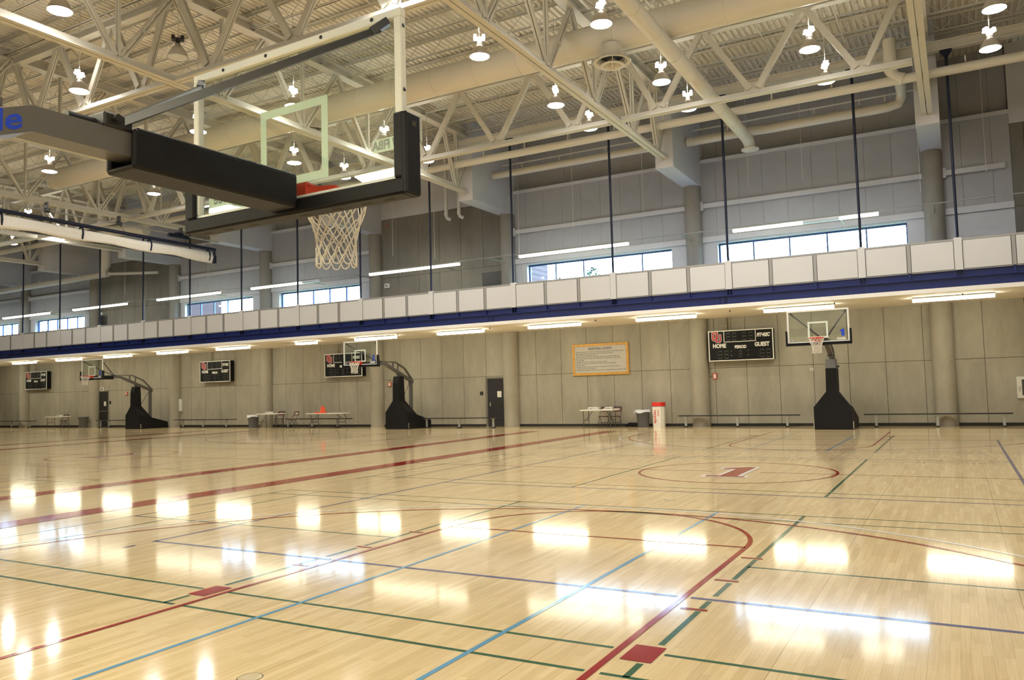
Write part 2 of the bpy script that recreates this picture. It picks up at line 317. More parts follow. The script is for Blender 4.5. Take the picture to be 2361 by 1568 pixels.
def court(X, full=True):
    mir = lambda y: 2*YC-y
    # badminton greens
    for y0 in (1.86, 9.75, 17.64):
        lane = y0 != 9.75
        for yy, gaps in ((y0, 1 if y0 == 1.86 else 0), (y0+.46, 2 if y0 == 1.86 else 0), (y0+6.12-.46, 0), (y0+6.12, 0)):
            if yy == 9.75: continue
            if gaps == 1: P = [(-6.7, -1.90), (-1.79, 1.76), (1.86, 6.7)]
            elif gaps == 2: P = [(-6.7, -2.10), (-1.79, 1.76), (2.10, 6.7)]
            else: P = [(-6.7, 6.7)]
            segs('g', True, yy, P, X, wd=.038)
        for xx in (-6.7, -5.94, 5.94, 6.7): segs('g', False, xx, [(y0, y0+6.12)], X, wd=.038)
        yc = y0+3.06
        if y0 != 9.75: segs('g', True, yc, [(-6.7, -2.02), (2.02, 6.7)], X, wd=.038)
        P = [(y0, y0+6.12)]
        if y0 == 1.86: P = [(1.86, 2.11), (2.49, 3.34), (3.42, 3.64), (3.80, 4.27), (4.40, 5.25), (5.35, 7.98)]
        if y0 == 17.64: P = [(mir(b), mir(a)) for a, b in [(1.86, 2.11), (2.49, 3.34), (3.42, 3.64), (3.80, 4.27), (4.40, 5.25), (5.35, 7.98)]]
        for s_ in (-1, 1): segs('g', False, s_*2.02, P, X, wd=.045)
    # volleyball violet
    for yy in (3.69, mir(3.69)): segs('p', True, yy, [(-4.60, -1.87), (-1.77, 1.75), (1.86, 4.60)], X)
    for yy in (9.76, mir(9.76)): segs('p', True, yy, [(-4.60, 4.60)], X)
    for s_ in (-1, 1):
        segs('p', False, s_*4.60, [(3.66, mir(3.66)), (3.28, 3.43), (mir(3.43), mir(3.28))], X)
    for s_ in (-1, 1):
        segs('b', False, s_*.95, [(0.03, 7.93), (mir(7.93), mir(.03))], X, wd=.04)
    # basketball
    for f in (lambda y: y, mir):
        s_ = 1 if f(1) == 1 else -1
        ln('r', X-7.6, f(-.025), X+7.6, f(-.025))
        for sx in (-1, 1):
            ln('r', X+sx*1.805, f(0), X+sx*1.805, f(5.79))
            z = ZL['r']; a, b = f(2.134), f(2.438)
            xs = sorted((X+sx*1.873, X+sx*2.076)); ys = sorted((a, b)); LB['r'].quad((xs[0], ys[0], z), (xs[1], ys[0], z), (xs[1], ys[1], z), (xs[0], ys[1], z))
            for yy in (3.38, 4.34, 5.30): ln('r', X+sx*1.872, f(yy), X+sx*2.075, f(yy), .045)
            for c, r in (('r', 6.02), ('w', 6.33)): ln(c, X+sx*(r-.025), f(.0), X+sx*(r-.025), f(1.6), .045)
        ln('r', X-1.8, f(5.79), X+1.8, f(5.79), .045)
        arc('r', X, f(5.79), 1.83, 0 if s_ > 0 else PI, PI if s_ > 0 else 2*PI)
        for c, r in (('r', 6.02), ('w', 6.33)): arc(c, X, f(1.6), r, 0 if s_ > 0 else PI, PI if s_ > 0 else 2*PI, .052, 96)
    arc('r', X, YC, 1.83, 0, 2*PI, .05, 96)
    ln('r', X-7.6, YC, X-.45, YC, .04); ln('r', X+.45, YC, X+7.6, YC, .04)
    ln('r', X-7.80, 0, X-7.80, 2*YC, .56); ln('r', X+7.80, 0, X+7.80, 2*YC, .56)
for i, X in enumerate((0, -18.85, -37.75)): court(X)
def onpoly(poly, z, mb): mb.add([(x, y, z) for x, y in poly], [tuple(range(len(poly)))])
numO = [(-.42, 11.88), (.42, 11.88), (.42, 12.17), (.27, 12.17), (.27, 13.76), (-.02, 13.76), (-.42, 13.47), (-.42, 13.20), (-.17, 13.20), (-.17, 12.17), (-.42, 12.17)]
numI = [(-.35, 11.95), (.35, 11.95), (.35, 12.10), (.20, 12.10), (.20, 13.69), (.01, 13.69), (-.35, 13.42), (-.35, 13.27), (-.10, 13.27), (-.10, 12.10), (-.35, 12.10)]
onpoly(numO, .0034, LB['w']); onpoly(numI, .0040, LB['r'])
for X, ch in ((-18.85, '2'), (-37.75, '3')):
    t = text(ch, 2.2, 0.06, 0, 'CENTER'); LB['w'].merge(t, lambda v, X=X: (X+v.x, 12.0+v.y, .0034), 0)
    t = text(ch, 2.2, 0.0, 0, 'CENTER'); LB['r'].merge(t, lambda v, X=X: (X+v.x, 12.0+v.y, .0040), 0)
for k, nm, m in (('g', 'badminton_line', m_green), ('p', 'volleyball_line', m_purple), ('b', 'blue_line', m_lblue), ('w', 'three_point_line', m_wline), ('r', 'basketball_line', m_red)):
    LB[k].build(nm, m, floor)
for (x, y, r) in ((0, .92, .075), (0, 8.86, .075), (0, 16.75, .075), (-4.6, YC, .08)):
    o = MB().lathe([(r, 0.0005), (r*.96, .0032), (r*.60, .0032), (r*.57, .0026), (0.001, .0026)], (x, y, 0), 24).build('floor_plate', m_plate, loc=(x, y, 0))
    MB().lathe([(r*1.05, 0.0004), (r*1.0, .0026), (r*.97, .0035)], (x, y, 0), 24).build('plate_rim', m_ring, o, loc=(x, y, 0))
    tag(o, {.92: 'round brass floor socket plate under the nearest hoop', 8.86: 'small round floor socket plate just beyond the white arc',
            16.75: 'small round floor socket plate beyond the circled number one', YC: 'round floor socket plate on the violet sideline at mid court'}[y], 'floor plate')

# ------------------------------------------------------------------ walls
# lower back wall: concrete panels in front of a dark backing so the joints are real gaps
wb = MB(); wb.box(XL, XR, YW+.02, YW+.30, 0, ZS+.2, 1)
def bays():
    return [(COLS[i+1], COLS[i]) for i in range(len(COLS)-1)]+[(XL, COLS[-1])]
def seams(x0, x1):      # seams 1.24 m apart, centred in the bay
    n = int((x1-x0)/1.24); off = ((x1-x0)-n*1.24)/2
    L = [x0]+[x0+off+1.24*k for k in range(n+1) if x0+.35 < x0+off+1.24*k < x1-.35]+[x1]
    return L
DOORS = {0: (-15.30, -14.36, 2.2), 1: (-44.42, -43.52, 2.24)}
JOINT = .008
for x0, x1 in bays():
    S = seams(x0, x1)
    for a, b in zip(S[:-1], S[1:]):
        for z0, z1 in ((.10, 2.31), (2.31, ZS+.2)):
            cut = False
            for d0, d1, dz in DOORS.values():
                if z0 < 1 and a < d1 and b > d0:
                    cut = True
                    if d0-a > .03: wb.box(a+JOINT, d0, YW, YW+.06, z0, z1-JOINT)
                    if b-d1 > .03: wb.box(d1, b-JOINT, YW, YW+.06, z0, z1-JOINT)
                    wb.box(max(a+JOINT, d0), min(b-JOINT, d1), YW, YW+.06, dz+.02, z1-JOINT) if z1-JOINT > dz+.03 else None
            if not cut: wb.box(a+JOINT, b-JOINT, YW, YW+.06, z0+JOINT, z1-JOINT)
struct(wb.build('wall_back', [m_conc, m_joint]), 'lower back wall of large grey concrete panels with thin joints', 'wall')
bs = MB(); prev = XL
for d0, d1, dz in sorted(DOORS.values()): bs.box(prev, d0-.05, YW-.015, YW+.02, 0, .105); prev = d1+.05
bs.box(prev, XR, YW-.015, YW+.02, 0, .105)
struct(bs.build('baseboard_back', m_base), 'black rubber baseboard along the back wall', 'baseboard')
# upper back wall
WIN = [(-4.37, 2.48, 5), (-13.08, -6.28, 5), (-28.58, -22.81, 5), (-36.30, -30.62, 5), (-51.73, -46.16, 5), (-59.6, -53.84, 5), (6.9, 6.9, 0)]
WIN = [w_ for w_ in WIN if w_[2]]
ZW0, ZW1 = 5.95, 7.33
up_ = MB()
XC = 5.78       # right-hand concrete bay starts here
def conc_bay(x0, x1, top, door=None):
    S = seams(x0, x1) if x1-x0 < 9 else [x0+1.24*k for k in range(int((x1-x0)/1.24)+1)]+[x1]
    for a, b in zip(S[:-1], S[1:]):
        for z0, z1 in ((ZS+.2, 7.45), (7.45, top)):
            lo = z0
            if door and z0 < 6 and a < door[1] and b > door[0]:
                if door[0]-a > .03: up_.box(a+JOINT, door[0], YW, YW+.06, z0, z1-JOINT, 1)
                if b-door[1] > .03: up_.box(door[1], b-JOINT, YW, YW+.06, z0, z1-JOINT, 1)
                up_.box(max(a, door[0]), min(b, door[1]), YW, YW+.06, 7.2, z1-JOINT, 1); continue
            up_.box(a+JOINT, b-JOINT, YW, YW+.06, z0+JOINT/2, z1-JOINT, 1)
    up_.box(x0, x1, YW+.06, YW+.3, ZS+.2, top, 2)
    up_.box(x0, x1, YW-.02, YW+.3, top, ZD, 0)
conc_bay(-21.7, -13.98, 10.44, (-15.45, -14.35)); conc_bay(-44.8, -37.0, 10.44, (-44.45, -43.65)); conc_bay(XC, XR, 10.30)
def white_bay(x0, x1, win):
    Y0, Y1 = YW+.06, YW+.42
    # corrugated-look metal panels above the window band
    x = x0
    while x < x1-.01:
        b = min(x+.92, x1); up_.box(x+.004, b-.004, Y0, Y1, 7.62, 10.78, 3); up_.box(x+.004, b-.004, Y0+.28, Y1+.2, 10.80, ZD, 3); x = b
    up_.box(x0-.3, x1+.3, Y1+.0, Y1+.1, 7.62, 10.79, 2); up_.box(x0-.3, x1+.3, Y1+.2, Y1+.3, 10.7, ZD, 2); up_.box(x0-.3, x0+.02, YW+.3, Y1+.3, 10.7, ZD, 2); up_.box(x1-.02, x1+.3, YW+.3, Y1+.3, 10.7, ZD, 2); up_.box(x0, x1, Y1-.02, Y1+.3, 10.66, 10.80, 2)
    up_.box(x0, x1, Y0-.10, Y0+.28, 10.66, 10.80, 0)        # ledge
    up_.box(x0+.2, x1-.2, Y0-.16, Y0, 8.79, 8.97, 0); up_.box(x0+.22, x0+.42, Y0-.2, Y0, 8.70, 9.06, 0)
    up_.box(x0, x1, Y0-.10, Y1, 7.40, 7.62, 0)              # band over the window
    if win:
        up_.box(x0, win[0], Y0, Y1, ZS+.2, 7.40, 0); up_.box(win[1], x1, Y0, Y1, ZS+.2, 7.40, 0)
        up_.box(win[0], win[1], Y0, Y1, ZS+.2, ZW0, 0); up_.box(win[0], win[1], Y0, Y1, ZW1, 7.40, 0)
    else: up_.box(x0, x1, Y0, Y1, ZS+.2, 7.40, 0)
white_bay(COLS[1], XC, None)
for (x0, x1) in bays()[1:]:
    if any(abs(x0-c[0]) < .1 for c in CONC_UP): continue
    wn = [w_ for w_ in WIN if x0 < w_[0] < x1]
    white_bay(x0, x1, wn[0] if wn else None)
struct(up_.build('wall_back_upper', [m_white, m_conup, m_joint, m_wpanel]), 'upper back wall of white metal panels and bare concrete bays', 'wall')
# other walls
o = MB(); o.box(XL-.3, XL, YN, YW+.5, 0, ZD); struct(o.build('wall_left', m_conc), 'far left end wall of the gymnasium', 'wall')
o = MB(); o.box(XR, XR+.3, YN, YW+.5, 0, ZD); struct(o.build('wall_right', m_conc), 'right end wall of the gymnasium', 'wall')
o = MB(); o.box(XL, XR, YN-.3, YN, 0, ZD); struct(o.build('wall_front', m_conc), 'near side wall of the gymnasium', 'wall')
# windows
WLAB = ['long strip window over the right half of the track, above scoreboard numbered side', 'strip window showing brick wall and treetops, above the rules board',
        'strip window above the second scoreboard from the right', 'strip window showing brick building, above the third scoreboard from the right',
        'small strip window left of the far concrete bay', 'strip window at the left edge of the photo']
WLAB[0] = 'rightmost strip window, its panes all bright white sky'
for i, (x0, x1, n) in enumerate(WIN):
    t = thing('window_%d' % (i+1), WLAB[i], 'window', ((x0+x1)/2, YW+.30, ZW0)); t['kind'] = 'structure'
    y0, y1 = YW+.26, YW+.34
    f = MB(); f.box(x0, x0+.07, y0, y1, ZW0, ZW1); f.box(x1-.05, x1, y0, y1, ZW0, ZW1); f.box(x0+.07, x1-.05, y0, y1, ZW1-.07, ZW1); f.box(x0+.07, x1-.05, y0, y1, ZW0, ZW0+.06)
    f.build('window_frame', m_bframe, t)
    xs = [x0+(x1-x0)*k/n for k in range(n+1)]
    for k in range(1, n): MB().box(xs[k]-.03, xs[k]+.03, y0, y1, ZW0+.06, ZW1-.07).build('mullion', m_bframe, t)
    for k in range(n): MB().box(xs[k]+.03, xs[k+1]-.03, YW+.298, YW+.304, ZW0+.05, ZW1-.06).build('pane', m_wglass, t)
# doors
def door(n, x0, x1, z0, z1, label, notice, bar, deep=.05):
    t = thing('door_%d' % n, label, 'door', ((x0+x1)/2, YW, z0)); t['kind'] = 'structure'
    f = MB(); f.box(x0-.11, x0, YW-.02, YW+.10, z0, z1+.06); f.box(x1, x1+.05, YW-.02, YW+.10, z0, z1+.06); f.box(x0, x1, YW-.02, YW+.10, z1, z1+.06)
    f.build('door_frame', m_doorfr, t)
    lf = MB().box(x0, x1, YW-.012, YW+.045, z0+.01, z1, 0).build('door_leaf', m_door, t)
    if notice: MB().box(x1-.42, x1-.2, YW-.018, YW-.013, z0+1.34, z0+1.62).build('notice', m_paper, lf)
    if bar: MB().box(x0+.12, x1-.02, YW-.075, YW-.035, z0+.98, z0+1.05).box(x0+.14, x0+.18, YW-.04, YW-.01, z0+.98, z0+1.05).box(x1-.08, x1-.04, YW-.04, YW-.01, z0+.98, z0+1.05).build('push_bar', m_chrome, lf)
    else: MB().box(x0+.10, x0+.16, YW-.025, YW-.012, z0+.92, z0+1.12).tube([(x0+.13, YW-.02, z0+1.0), (x0+.13, YW-.07, z0+1.0), (x0+.24, YW-.075, z0+1.0)], .011).build('lever_handle', m_chrome, lf)
door(1, -15.30, -14.36, 0, 2.2, 'black door with a paper notice and lever handle on the back wall', True, False)
door(2, -44.42, -43.52, 0, 2.24, 'black door with notice and chrome push bar, near the far trash bin', True, True)
door(3, -15.43, -14.37, ZS+.13, 7.18, 'dark door opening on the track level beside a concrete column', False, False)
door(4, -44.43, -43.67, ZS+.13, 7.12, 'dark far door on the track level in the left concrete bay', False, False)
# ceiling: corrugated roof deck
ck = MB(); pitch = .19; x = XL; prof = []
while x < XR: prof += [(x, ZD), (x+.085, ZD), (x+.105, ZD+.075), (x+.17, ZD+.075)]; x += pitch
prof.append((x, ZD)); n = len(prof)
ys = [YN-.3, 12.8, YW+.8]
for y in ys: ck.v += [(p[0], y, p[1]) for p in prof]
for j in range(2):
    for i in range(n-1): ck.f.append((j*n+i, j*n+i+1, (j+1)*n+i+1, (j+1)*n+i)); ck.mi.append(0); ck.sm.append(False)
ck.box(XL-.3, XR+.3, YN-.3, YW+.8, ZD+.10, ZD+.25, 0); ck.box(XL-.3, XR+.3, YW+.40, YW+.8, ZD-.02, ZD+.12, 0); ck.box(XL-.3, XR+.3, YN-.3, YN-.1, ZD-.02, ZD+.12, 0)
struct(ck.build('ceiling', m_deck), 'cream corrugated metal roof deck', 'ceiling')

# ------------------------------------------------------------------ columns with white corbels
CL = {12.07: None, 3.38: 'rightmost round concrete column with white corbel, right of the nearest far hoop',
      -5.27: 'round concrete column with white corbel left of the rightmost scoreboard', -13.98: 'round concrete column right of the black door with the paper notice',
      -21.7: 'round concrete column behind the middle far hoop and scoreboard', -29.42: 'round concrete column behind the small table and grey bin',
      -37.0: 'round concrete column left of the white wall cabinet', -44.8: 'round concrete column beside the far left black door',
      -52.6: 'round concrete column left of the leftmost scoreboard', -60.3: None}
for cx in COLS:
    if CL[cx] is None and cx > 0: continue
    if CL[cx] is None: continue
    t = thing('concrete_column', CL[cx], 'column', (cx, 29.1, 0), 'round concrete columns along the back wall')
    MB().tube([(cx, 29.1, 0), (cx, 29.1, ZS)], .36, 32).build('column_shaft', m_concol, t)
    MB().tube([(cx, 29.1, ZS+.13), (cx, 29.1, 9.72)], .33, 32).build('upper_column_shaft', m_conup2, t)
    MB().box(cx-.34, cx+.34, 25.6, 29.6, 9.72, ZD, 0).build('corbel', m_white, t)

# ------------------------------------------------------------------ raised running track balcony
t = thing('balcony', 'raised running track along the back wall with navy edge beam and white slab edge', 'balcony', (-20, YE, ZS))
MB().box(XL, XR, YE, YW+.02, ZS, ZS+.13).build('slab', m_soffit, t)
MB().box(XL, XR, YE-.03, YE, ZS, ZS+.13).build('slab_edge', m_edge, t)
MB().box(XL, XR, YE+.2, YW+.02, ZS+.13, ZS+.16).build('track_surface', m_trackf, t)
e = MB(); e.box(XL, XR, YE-.02, YE+.01, ZS+.13, 4.70); e.box(XL, XR, YE-.10, YE+.05, 4.70, 4.73); e.box(XL, XR, YE+.05, YE+.08, 4.73, 4.95); e.build('edge_beam', m_navy, t)
for sx in (8.3, -3.2-.0, -12.6, -21.0, -29.7-.0, -38.9, -47.2):
    b_ = MB()
    for i in range(3):
        for dx in (-.10, .06, .12): b_.box(sx+dx, sx+dx+.035, YE-.035, YE-.02, 4.47+i*.075, 4.51+i*.075)
    b_.build('bolt_plate', m_rod, t)
POSTS = [8.3, 4.0, 1.29, -2.96, -7.24, -11.51, -15.50, -19.34, -23.14, -26.89, -30.68, -34.43, -38.21, -42.00, -45.78, -49.55, -53.33, -57.1]
def railing(i, x0, x1):
    npn = 2 if abs(x0-1.29) < .1 else 3; mid = (x0+x1)/2
    lab = 'white panelled railing section of the track, %s from the right edge' % (ORD[i])
    t = thing('railing_section', lab, 'railing', (mid, YE, 4.92), 'railing sections of the raised track')
    a, b = x0+.11, x1-.11
    MB().box(a, b, YE-.03, YE+.03, 5.84, 5.90).build('top_rail', m_grail, t)
    MB().box(a, b, YE-.02, YE+.02, 4.93, 4.955).build('bottom_rail', m_grail, t)
    W_ = (x1-x0)/npn; xs = [x0+W_*k for k in range(npn+1)]
    for k in range(1, npn):
        MB().box(xs[k]-.05, xs[k]+.05, YE-.02, YE+.04, 4.93, 5.84).build('railing_post', m_grail, t)
        MB().box(xs[k]-.03, xs[k]+.03, YE-.03, YE+.05, 4.73, 4.93).build('stiffener', m_navy, t)
    for k in range(npn):
        p0 = (xs[k]+.05 if k else a)+.018; p1 = (xs[k+1]-.05 if k < npn-1 else b)-.018
        MB().box(p0, p1, YE-.028, YE-.012, 4.97, 5.83).build('infill_panel', m_panel, t)
        q = MB(); q.box(p0-.018, p0, YE-.024, YE, 4.955, 5.84); q.box(p1, p1+.018, YE-.024, YE, 4.955, 5.84); q.box(p0, p1, YE-.024, YE, 4.955, 4.97); q.box(p0, p1, YE-.024, YE, 5.83, 5.84); q.build('panel_edge', m_joint, t)
for i in range(len(POSTS)-1): railing(i, POSTS[i+1], POSTS[i])
for i, x in enumerate(POSTS[:-1]):
    if x > 8: continue
    lab = 'thin dark blue hanger rod over a white post cover, %s rod from the right' % ORD[i-1]
    t = thing('hanger_rod', lab, 'rod', (x, YE, 4.7), 'blue hanger rods holding up the track')
    MB().tube([(x, YE, 5.9), (x, YE, 11.62)], .043, 10).build('rod', m_rod, t)
    MB().box(x-.11, x+.11, YE-.06, YE+.03, 4.94, 5.93).build('post_cover', m_panel, t)
    q = MB(); q.box(x-.07, x-.05, YE-.06, YE+.04, 4.73, 4.94); q.box(x+.03, x+.05, YE-.06, YE+.04, 4.73, 4.94); q.build('hanger_plate', m_rod, t)
    MB().prism([(-.17, 11.80), (.17, 11.80), (.17, 11.76), (.05, 11.60), (-.05, 11.60), (-.17, 11.76)], lambda p: (x+p[0], YE-.07, p[1]), lambda p: (x+p[0], YE+.07, p[1])).build('bracket', m_rod, t)
q = MB(); q.box(XL, XR, YE-.12, YE+.12, 11.80, 11.83); q.box(XL, XR, YE-.015, YE+.015, 11.83, 12.08); q.box(XL, XR, YE-.12, YE+.12, 12.08, 12.11)
o = q.build('hanger_beam', m_steel, loc=(-20, YE, 11.8)); tag(o, 'cream steel beam carrying the tops of the blue hanger rods', 'beam')

# ------------------------------------------------------------------ roof trusses
XTR = [20.8, 11.2, 1.6]; TC = [c for c in COLS if c < 13]
YLAB = {12.07: 'cream roof truss beyond the right edge, over the right hoop side', 3.38: 'rightmost cream roof truss, running into the rightmost white corbel', -5.27: 'cream roof truss running into the second corbel from the right',
        -13.98: 'cream roof truss running into the third corbel from the right, behind the near backboard', -21.7: 'cream roof truss running beside the round duct, fourth from the right',
        -29.42: 'cream roof truss directly above the rolled divider curtain', -37.0: 'cream roof truss just left of the one over the curtain',
        -44.8: 'second farthest cream roof truss at the left', -52.6: 'farthest cream roof truss in view at the left', -60.3: 'cream roof truss at the far left end'}
def dbl(m_, a, b, w_, h_, gap, upv=(0, 0, 1)):
    m_.bar(a, b, w_, h_, upv, 0, (-(w_+gap)/2, 0)); m_.bar(a, b, w_, h_, upv, 0, ((w_+gap)/2, 0))
for cx in TC:
    if cx > 4 or cx < -53: continue
    t = thing('roof_truss', YLAB[cx], 'truss', (cx, 11, 10.03), 'roof trusses running towards the back wall')
    q = MB(); q.box(cx-.155, cx-.012, YN, 25.62, 10.03, 10.06); q.box(cx+.012, cx+.155, YN, 25.62, 10.03, 10.06)
    q.box(cx-.035, cx-.012, YN, 25.6, 10.06, 10.26); q.box(cx+.012, cx+.035, YN, 25.6, 10.06, 10.26); q.build('bottom_chord', m_steel, t)
    q = MB(); q.box(cx-.17, cx+.17, YN, 29.2, 12.42, 12.45); q.box(cx-.015, cx+.015, YN, 29.2, 12.45, 12.72); q.box(cx-.17, cx+.17, YN, 29.2, 12.72, 12.75); q.build('top_chord', m_steel, t)
    for k in range(-1, 8):
        yb = 22.4-3.2*k if k >= 0 else 24.9
        if yb < 2: break
        for s_ in (-1, 1):
            yt = yb+s_*1.6 if k >= 0 else (24.0 if s_ < 0 else 26.3)
            a, b = (cx, yb+s_*.08, 10.2), (cx, yt, 12.44); q = MB()
            if s_ > 0: dbl(q, a, b, .055, .11, .05, (1, 0, 0)); q.bar((cx, yb+s_*.68, 11.04), (cx, yb+s_*.74, 11.12), .16, .12, (1, 0, 0))
            else: dbl(q, a, b, .06, .10, .03)
            q.build('diagonal_brace', m_steel, t)
        q = MB(); dbl(q, (cx, yb, 10.2), (cx, yb, 12.43), .05, .06, .03); q.build('vertical_post', m_steel, t)
for r_, yt in enumerate(XTR[:2]):
    for i in range(len(TC)-1):
        x1, x0 = TC[i], TC[i+1]
        if x0 < -46 or (i == 0 and r_ == 0): continue
        rn = ('the row nearest the back wall', 'the second row from the back wall')[r_]
        t = thing('cross_truss', 'cream cross truss in %s, %s bay from the right' % (rn, ORD[i]), 'truss', ((x0+x1)/2, yt, 10.03), 'cross trusses spanning between the main roof trusses')
        a, b = x0+.2, x1-.2
        q = MB(); q.box(a, b, yt-.125, yt-.01, 10.03, 10.055); q.box(a, b, yt+.01, yt+.125, 10.03, 10.055); q.box(a, b, yt-.03, yt-.01, 10.055, 10.2); q.box(a, b, yt+.01, yt+.03, 10.055, 10.2); q.build('bottom_chord', m_steel, t)
        q = MB(); q.box(a, b, yt-.12, yt+.12, 12.20, 12.225); q.box(a, b, yt-.012, yt+.012, 12.225, 12.45); q.box(a, b, yt-.12, yt+.12, 12.45, 12.47); q.build('top_chord', m_steel, t)
        L = x1-x0
        for k in range(3):
            xb = x0+L*(2*k+1)/6
            for s_ in (-1, 1):
                xt = xb+s_*L/6
                if k == 0 and s_ < 0: xt += .25
                if k == 2 and s_ > 0: xt -= .25
                A, B = (xb+s_*.12, yt, 10.24), (xt-s_*.08, yt, 12.22); q = MB()
                q.bar(A, B, .022, .17, (1, 0, 0), 0, (-.05, 0)); q.bar(A, B, .022, .17, (1, 0, 0), 0, (.05, 0))
                q.bar(A, B, .045, .018, (1, 0, 0), 0, (-.032, .076)); q.bar(A, B, .045, .018, (1, 0, 0), 0, (.032, .076)); q.bar(A, B, .045, .018, (1, 0, 0), 0, (-.032, -.076)); q.bar(A, B, .045, .018, (1, 0, 0), 0, (.032, -.076))
                q.build('diagonal_brace', m_steel, t)
            MB().box(xb-.28, xb+.28, yt-.008, yt+.008, 10.2, 10.42).build('gusset_plate', m_steel, t)
# plates where chords cross
# ------------------------------------------------------------------ open web joists
JY = []; y = 26.85
while y > 5.0: JY.append(y); y -= 1.44
for i, y in enumerate(JY):
    q = MB(); zt, zb = ZD-.015, ZD-.56
    q.box(XL, XR, y-.07, y-.012, zt-.055, zt-.045); q.box(XL, XR, y+.012, y+.07, zt-.055, zt-.045); q.box(XL, XR, y-.018, y-.012, zt-.1, zt-.05); q.box(XL, XR, y+.012, y+.018, zt-.1, zt-.05)
    q.box(XL, XR, y-.055, y-.01, zb, zb+.01); q.box(XL, XR, y+.01, y+.055, zb, zb+.01); q.box(XL, XR, y-.016, y-.01, zb, zb+.05); q.box(XL, XR, y+.01, y+.016, zb, zb+.05)
    x = -58.0; k = 0
    while x < 8:
        q.bar((x, y, zb+.03 if k % 2 else zt-.07), (x+.48, y, zt-.07 if k % 2 else zb+.03), .018, .018); x += .48; k += 1
    o = q.build('bar_joist', m_steel, loc=(-20, y, zb)); tag(o, 'cream zigzag bar joist under the roof deck, %s from the back wall' % (ORD[i] if i < 17 else 'next'), 'joist', 'bar joists under the roof deck')
# sprinkler style cross bridging lines running with the trusses
for i, x in enumerate((1.2, -1.0, -3.3, -7.5, -11.5, -16.5, -19.2, -24.5)):
    o = MB().tube([(x, 3, 12.50), (x, 27, 12.50)], .02, 6).build('bridging_rod', m_steel, loc=(x, 15, 12.5)); tag(o, 'thin cream bridging rod under the joists, %s from the right' % ORD[i], 'rod', 'bridging rods under the joists')

# ------------------------------------------------------------------ ducts and pipes
def seamed(m_, a, b, r, step, n=32):      # round duct with slightly raised seams
    a = Vector(a); b = Vector(b); L = (b-a).length; d = (b-a)/L
    m_.tube([a, b], r, n); q_ = step*.4
    while q_ < L: m_.tube([a+d*q_, a+d*(q_+.03)], r+.008, n); q_ += step
t = thing('air_duct', 'large round cream air duct crossing the whole roof behind the near backboard', 'duct', (-10, 17.6, 11.3))
q = MB(); seamed(q, (-30, 17.6, 11.32), (12, 17.6, 11.32), .43, 1.5); q.build('duct_tube', m_duct, t)
def diffuser(x, y, z, par):
    q = MB(); q.lathe([(.30, .45), (.30, .16), (.36, .10), (.47, .02), (.52, -.02), (.50, -.04), (.42, -.01), (.33, .06), (.30, .14)], (x, y, z), 32); q.build('diffuser_ring', m_duct, par)
    q = MB(); q.lathe([(.33, -.10), (.345, -.125), (.25, -.13), (.13, -.02), (.12, .05)], (x, y, z), 32)
    for k in range(4):
        a = k*PI/2+.4; q.bar((x+.05*math.cos(a), y+.05*math.sin(a), z-.16), (x+.31*math.cos(a), y+.31*math.sin(a), z-.11), .02, .02)
        q.bar((x+.31*math.cos(a), y+.31*math.sin(a), z-.11), (x+.42*math.cos(a), y+.42*math.sin(a), z+.0), .015, .015)
    q.build('diffuser_cone', m_duct, par)
    MB().disc((x, y, z+.12), .29, 24, 0, True).build('diffuser_throat', m_black, par)
diffuser(-4.0, 17.45, 10.55, t); diffuser(-14.9, 17.45, 10.66, t)
t = thing('air_duct', 'smaller round cream duct running above the court from top centre towards the back wall', 'duct', (-2.45, 17, 10.6))
q = MB(); seamed(q, (-2.45, 3, 10.6), (-2.45, 26.4, 10.6), .21, 1.6); q.build('duct_tube', m_duct, t)
q = MB(); q.tube([(-2.45, 26.4, 10.6), (-2.45, 26.7, 10.57), (-2.45, 26.95, 10.45), (-2.45, 27.05, 10.3)], [.21, .21, .20, .18], 24); q.tube([(-2.45, 27.05, 10.30), (-2.45, 27.05, 10.26)], [.32, .32], 24); q.build('end_nozzle', m_duct, t)
t = thing('air_duct', 'round cream duct hugging the fourth roof truss, above the near hoop arm', 'duct', (-22.1, 12, 10.45))
q = MB(); seamed(q, (-22.1, 2, 10.42), (-22.1, 19.8, 10.42), .30, 2.1); q.build('duct_tube', m_duct, t)
t = thing('steam_pipe', 'upper cream pipe along the back wall just under the roof', 'pipe', (-6, 24.85, 11.06))
MB().tube([(-50, 24.85, 11.06), (12, 24.85, 11.06)], .145, 20).build('pipe_run', m_duct, t)
def hangers(xs, y, z, r, t):
    for x in xs: MB().box(x-.02, x+.02, y-.02, y+.02, z+r, z+r+.22).box(x-.015, x+.015, y-r-.01, y+r+.01, z+r, z+r+.012).build('pipe_hanger', m_duct, t)
hangers([-24+1.9*k for k in range(18)], 24.85, 11.06, .145, t)
t = thing('steam_pipe', 'lower cream pipe between the two rightmost corbels with an elbow up', 'pipe', (0, 27.4, 11.0))
MB().tube([(-4.9, 27.4, 11.08), (-2.7, 27.4, 11.08), (-1.9, 27.3, 11.02), (2.15, 27.3, 11.02), (2.5, 27.3, 11.08), (2.62, 27.25, 11.28), (2.64, 26.9, 11.42), (2.66, 25.6, 11.25), (2.66, 24.95, 11.1)], .17, 20).build('pipe_run', m_duct, t)
hangers([-3.3, -.2, 1.3, 2.1], 27.3, 11.04, .17, t)
MB().tube([(2.45, 24.85, 12.4), (2.45, 24.85, 11.4), (2.55, 24.85, 11.18), (2.8, 24.85, 11.06)], .19, 20).build('riser_elbow', m_duct, t)
t = thing('steam_pipe', 'lower cream pipe between the second and third corbels from the right', 'pipe', (-9.5, 27.4, 11.1))
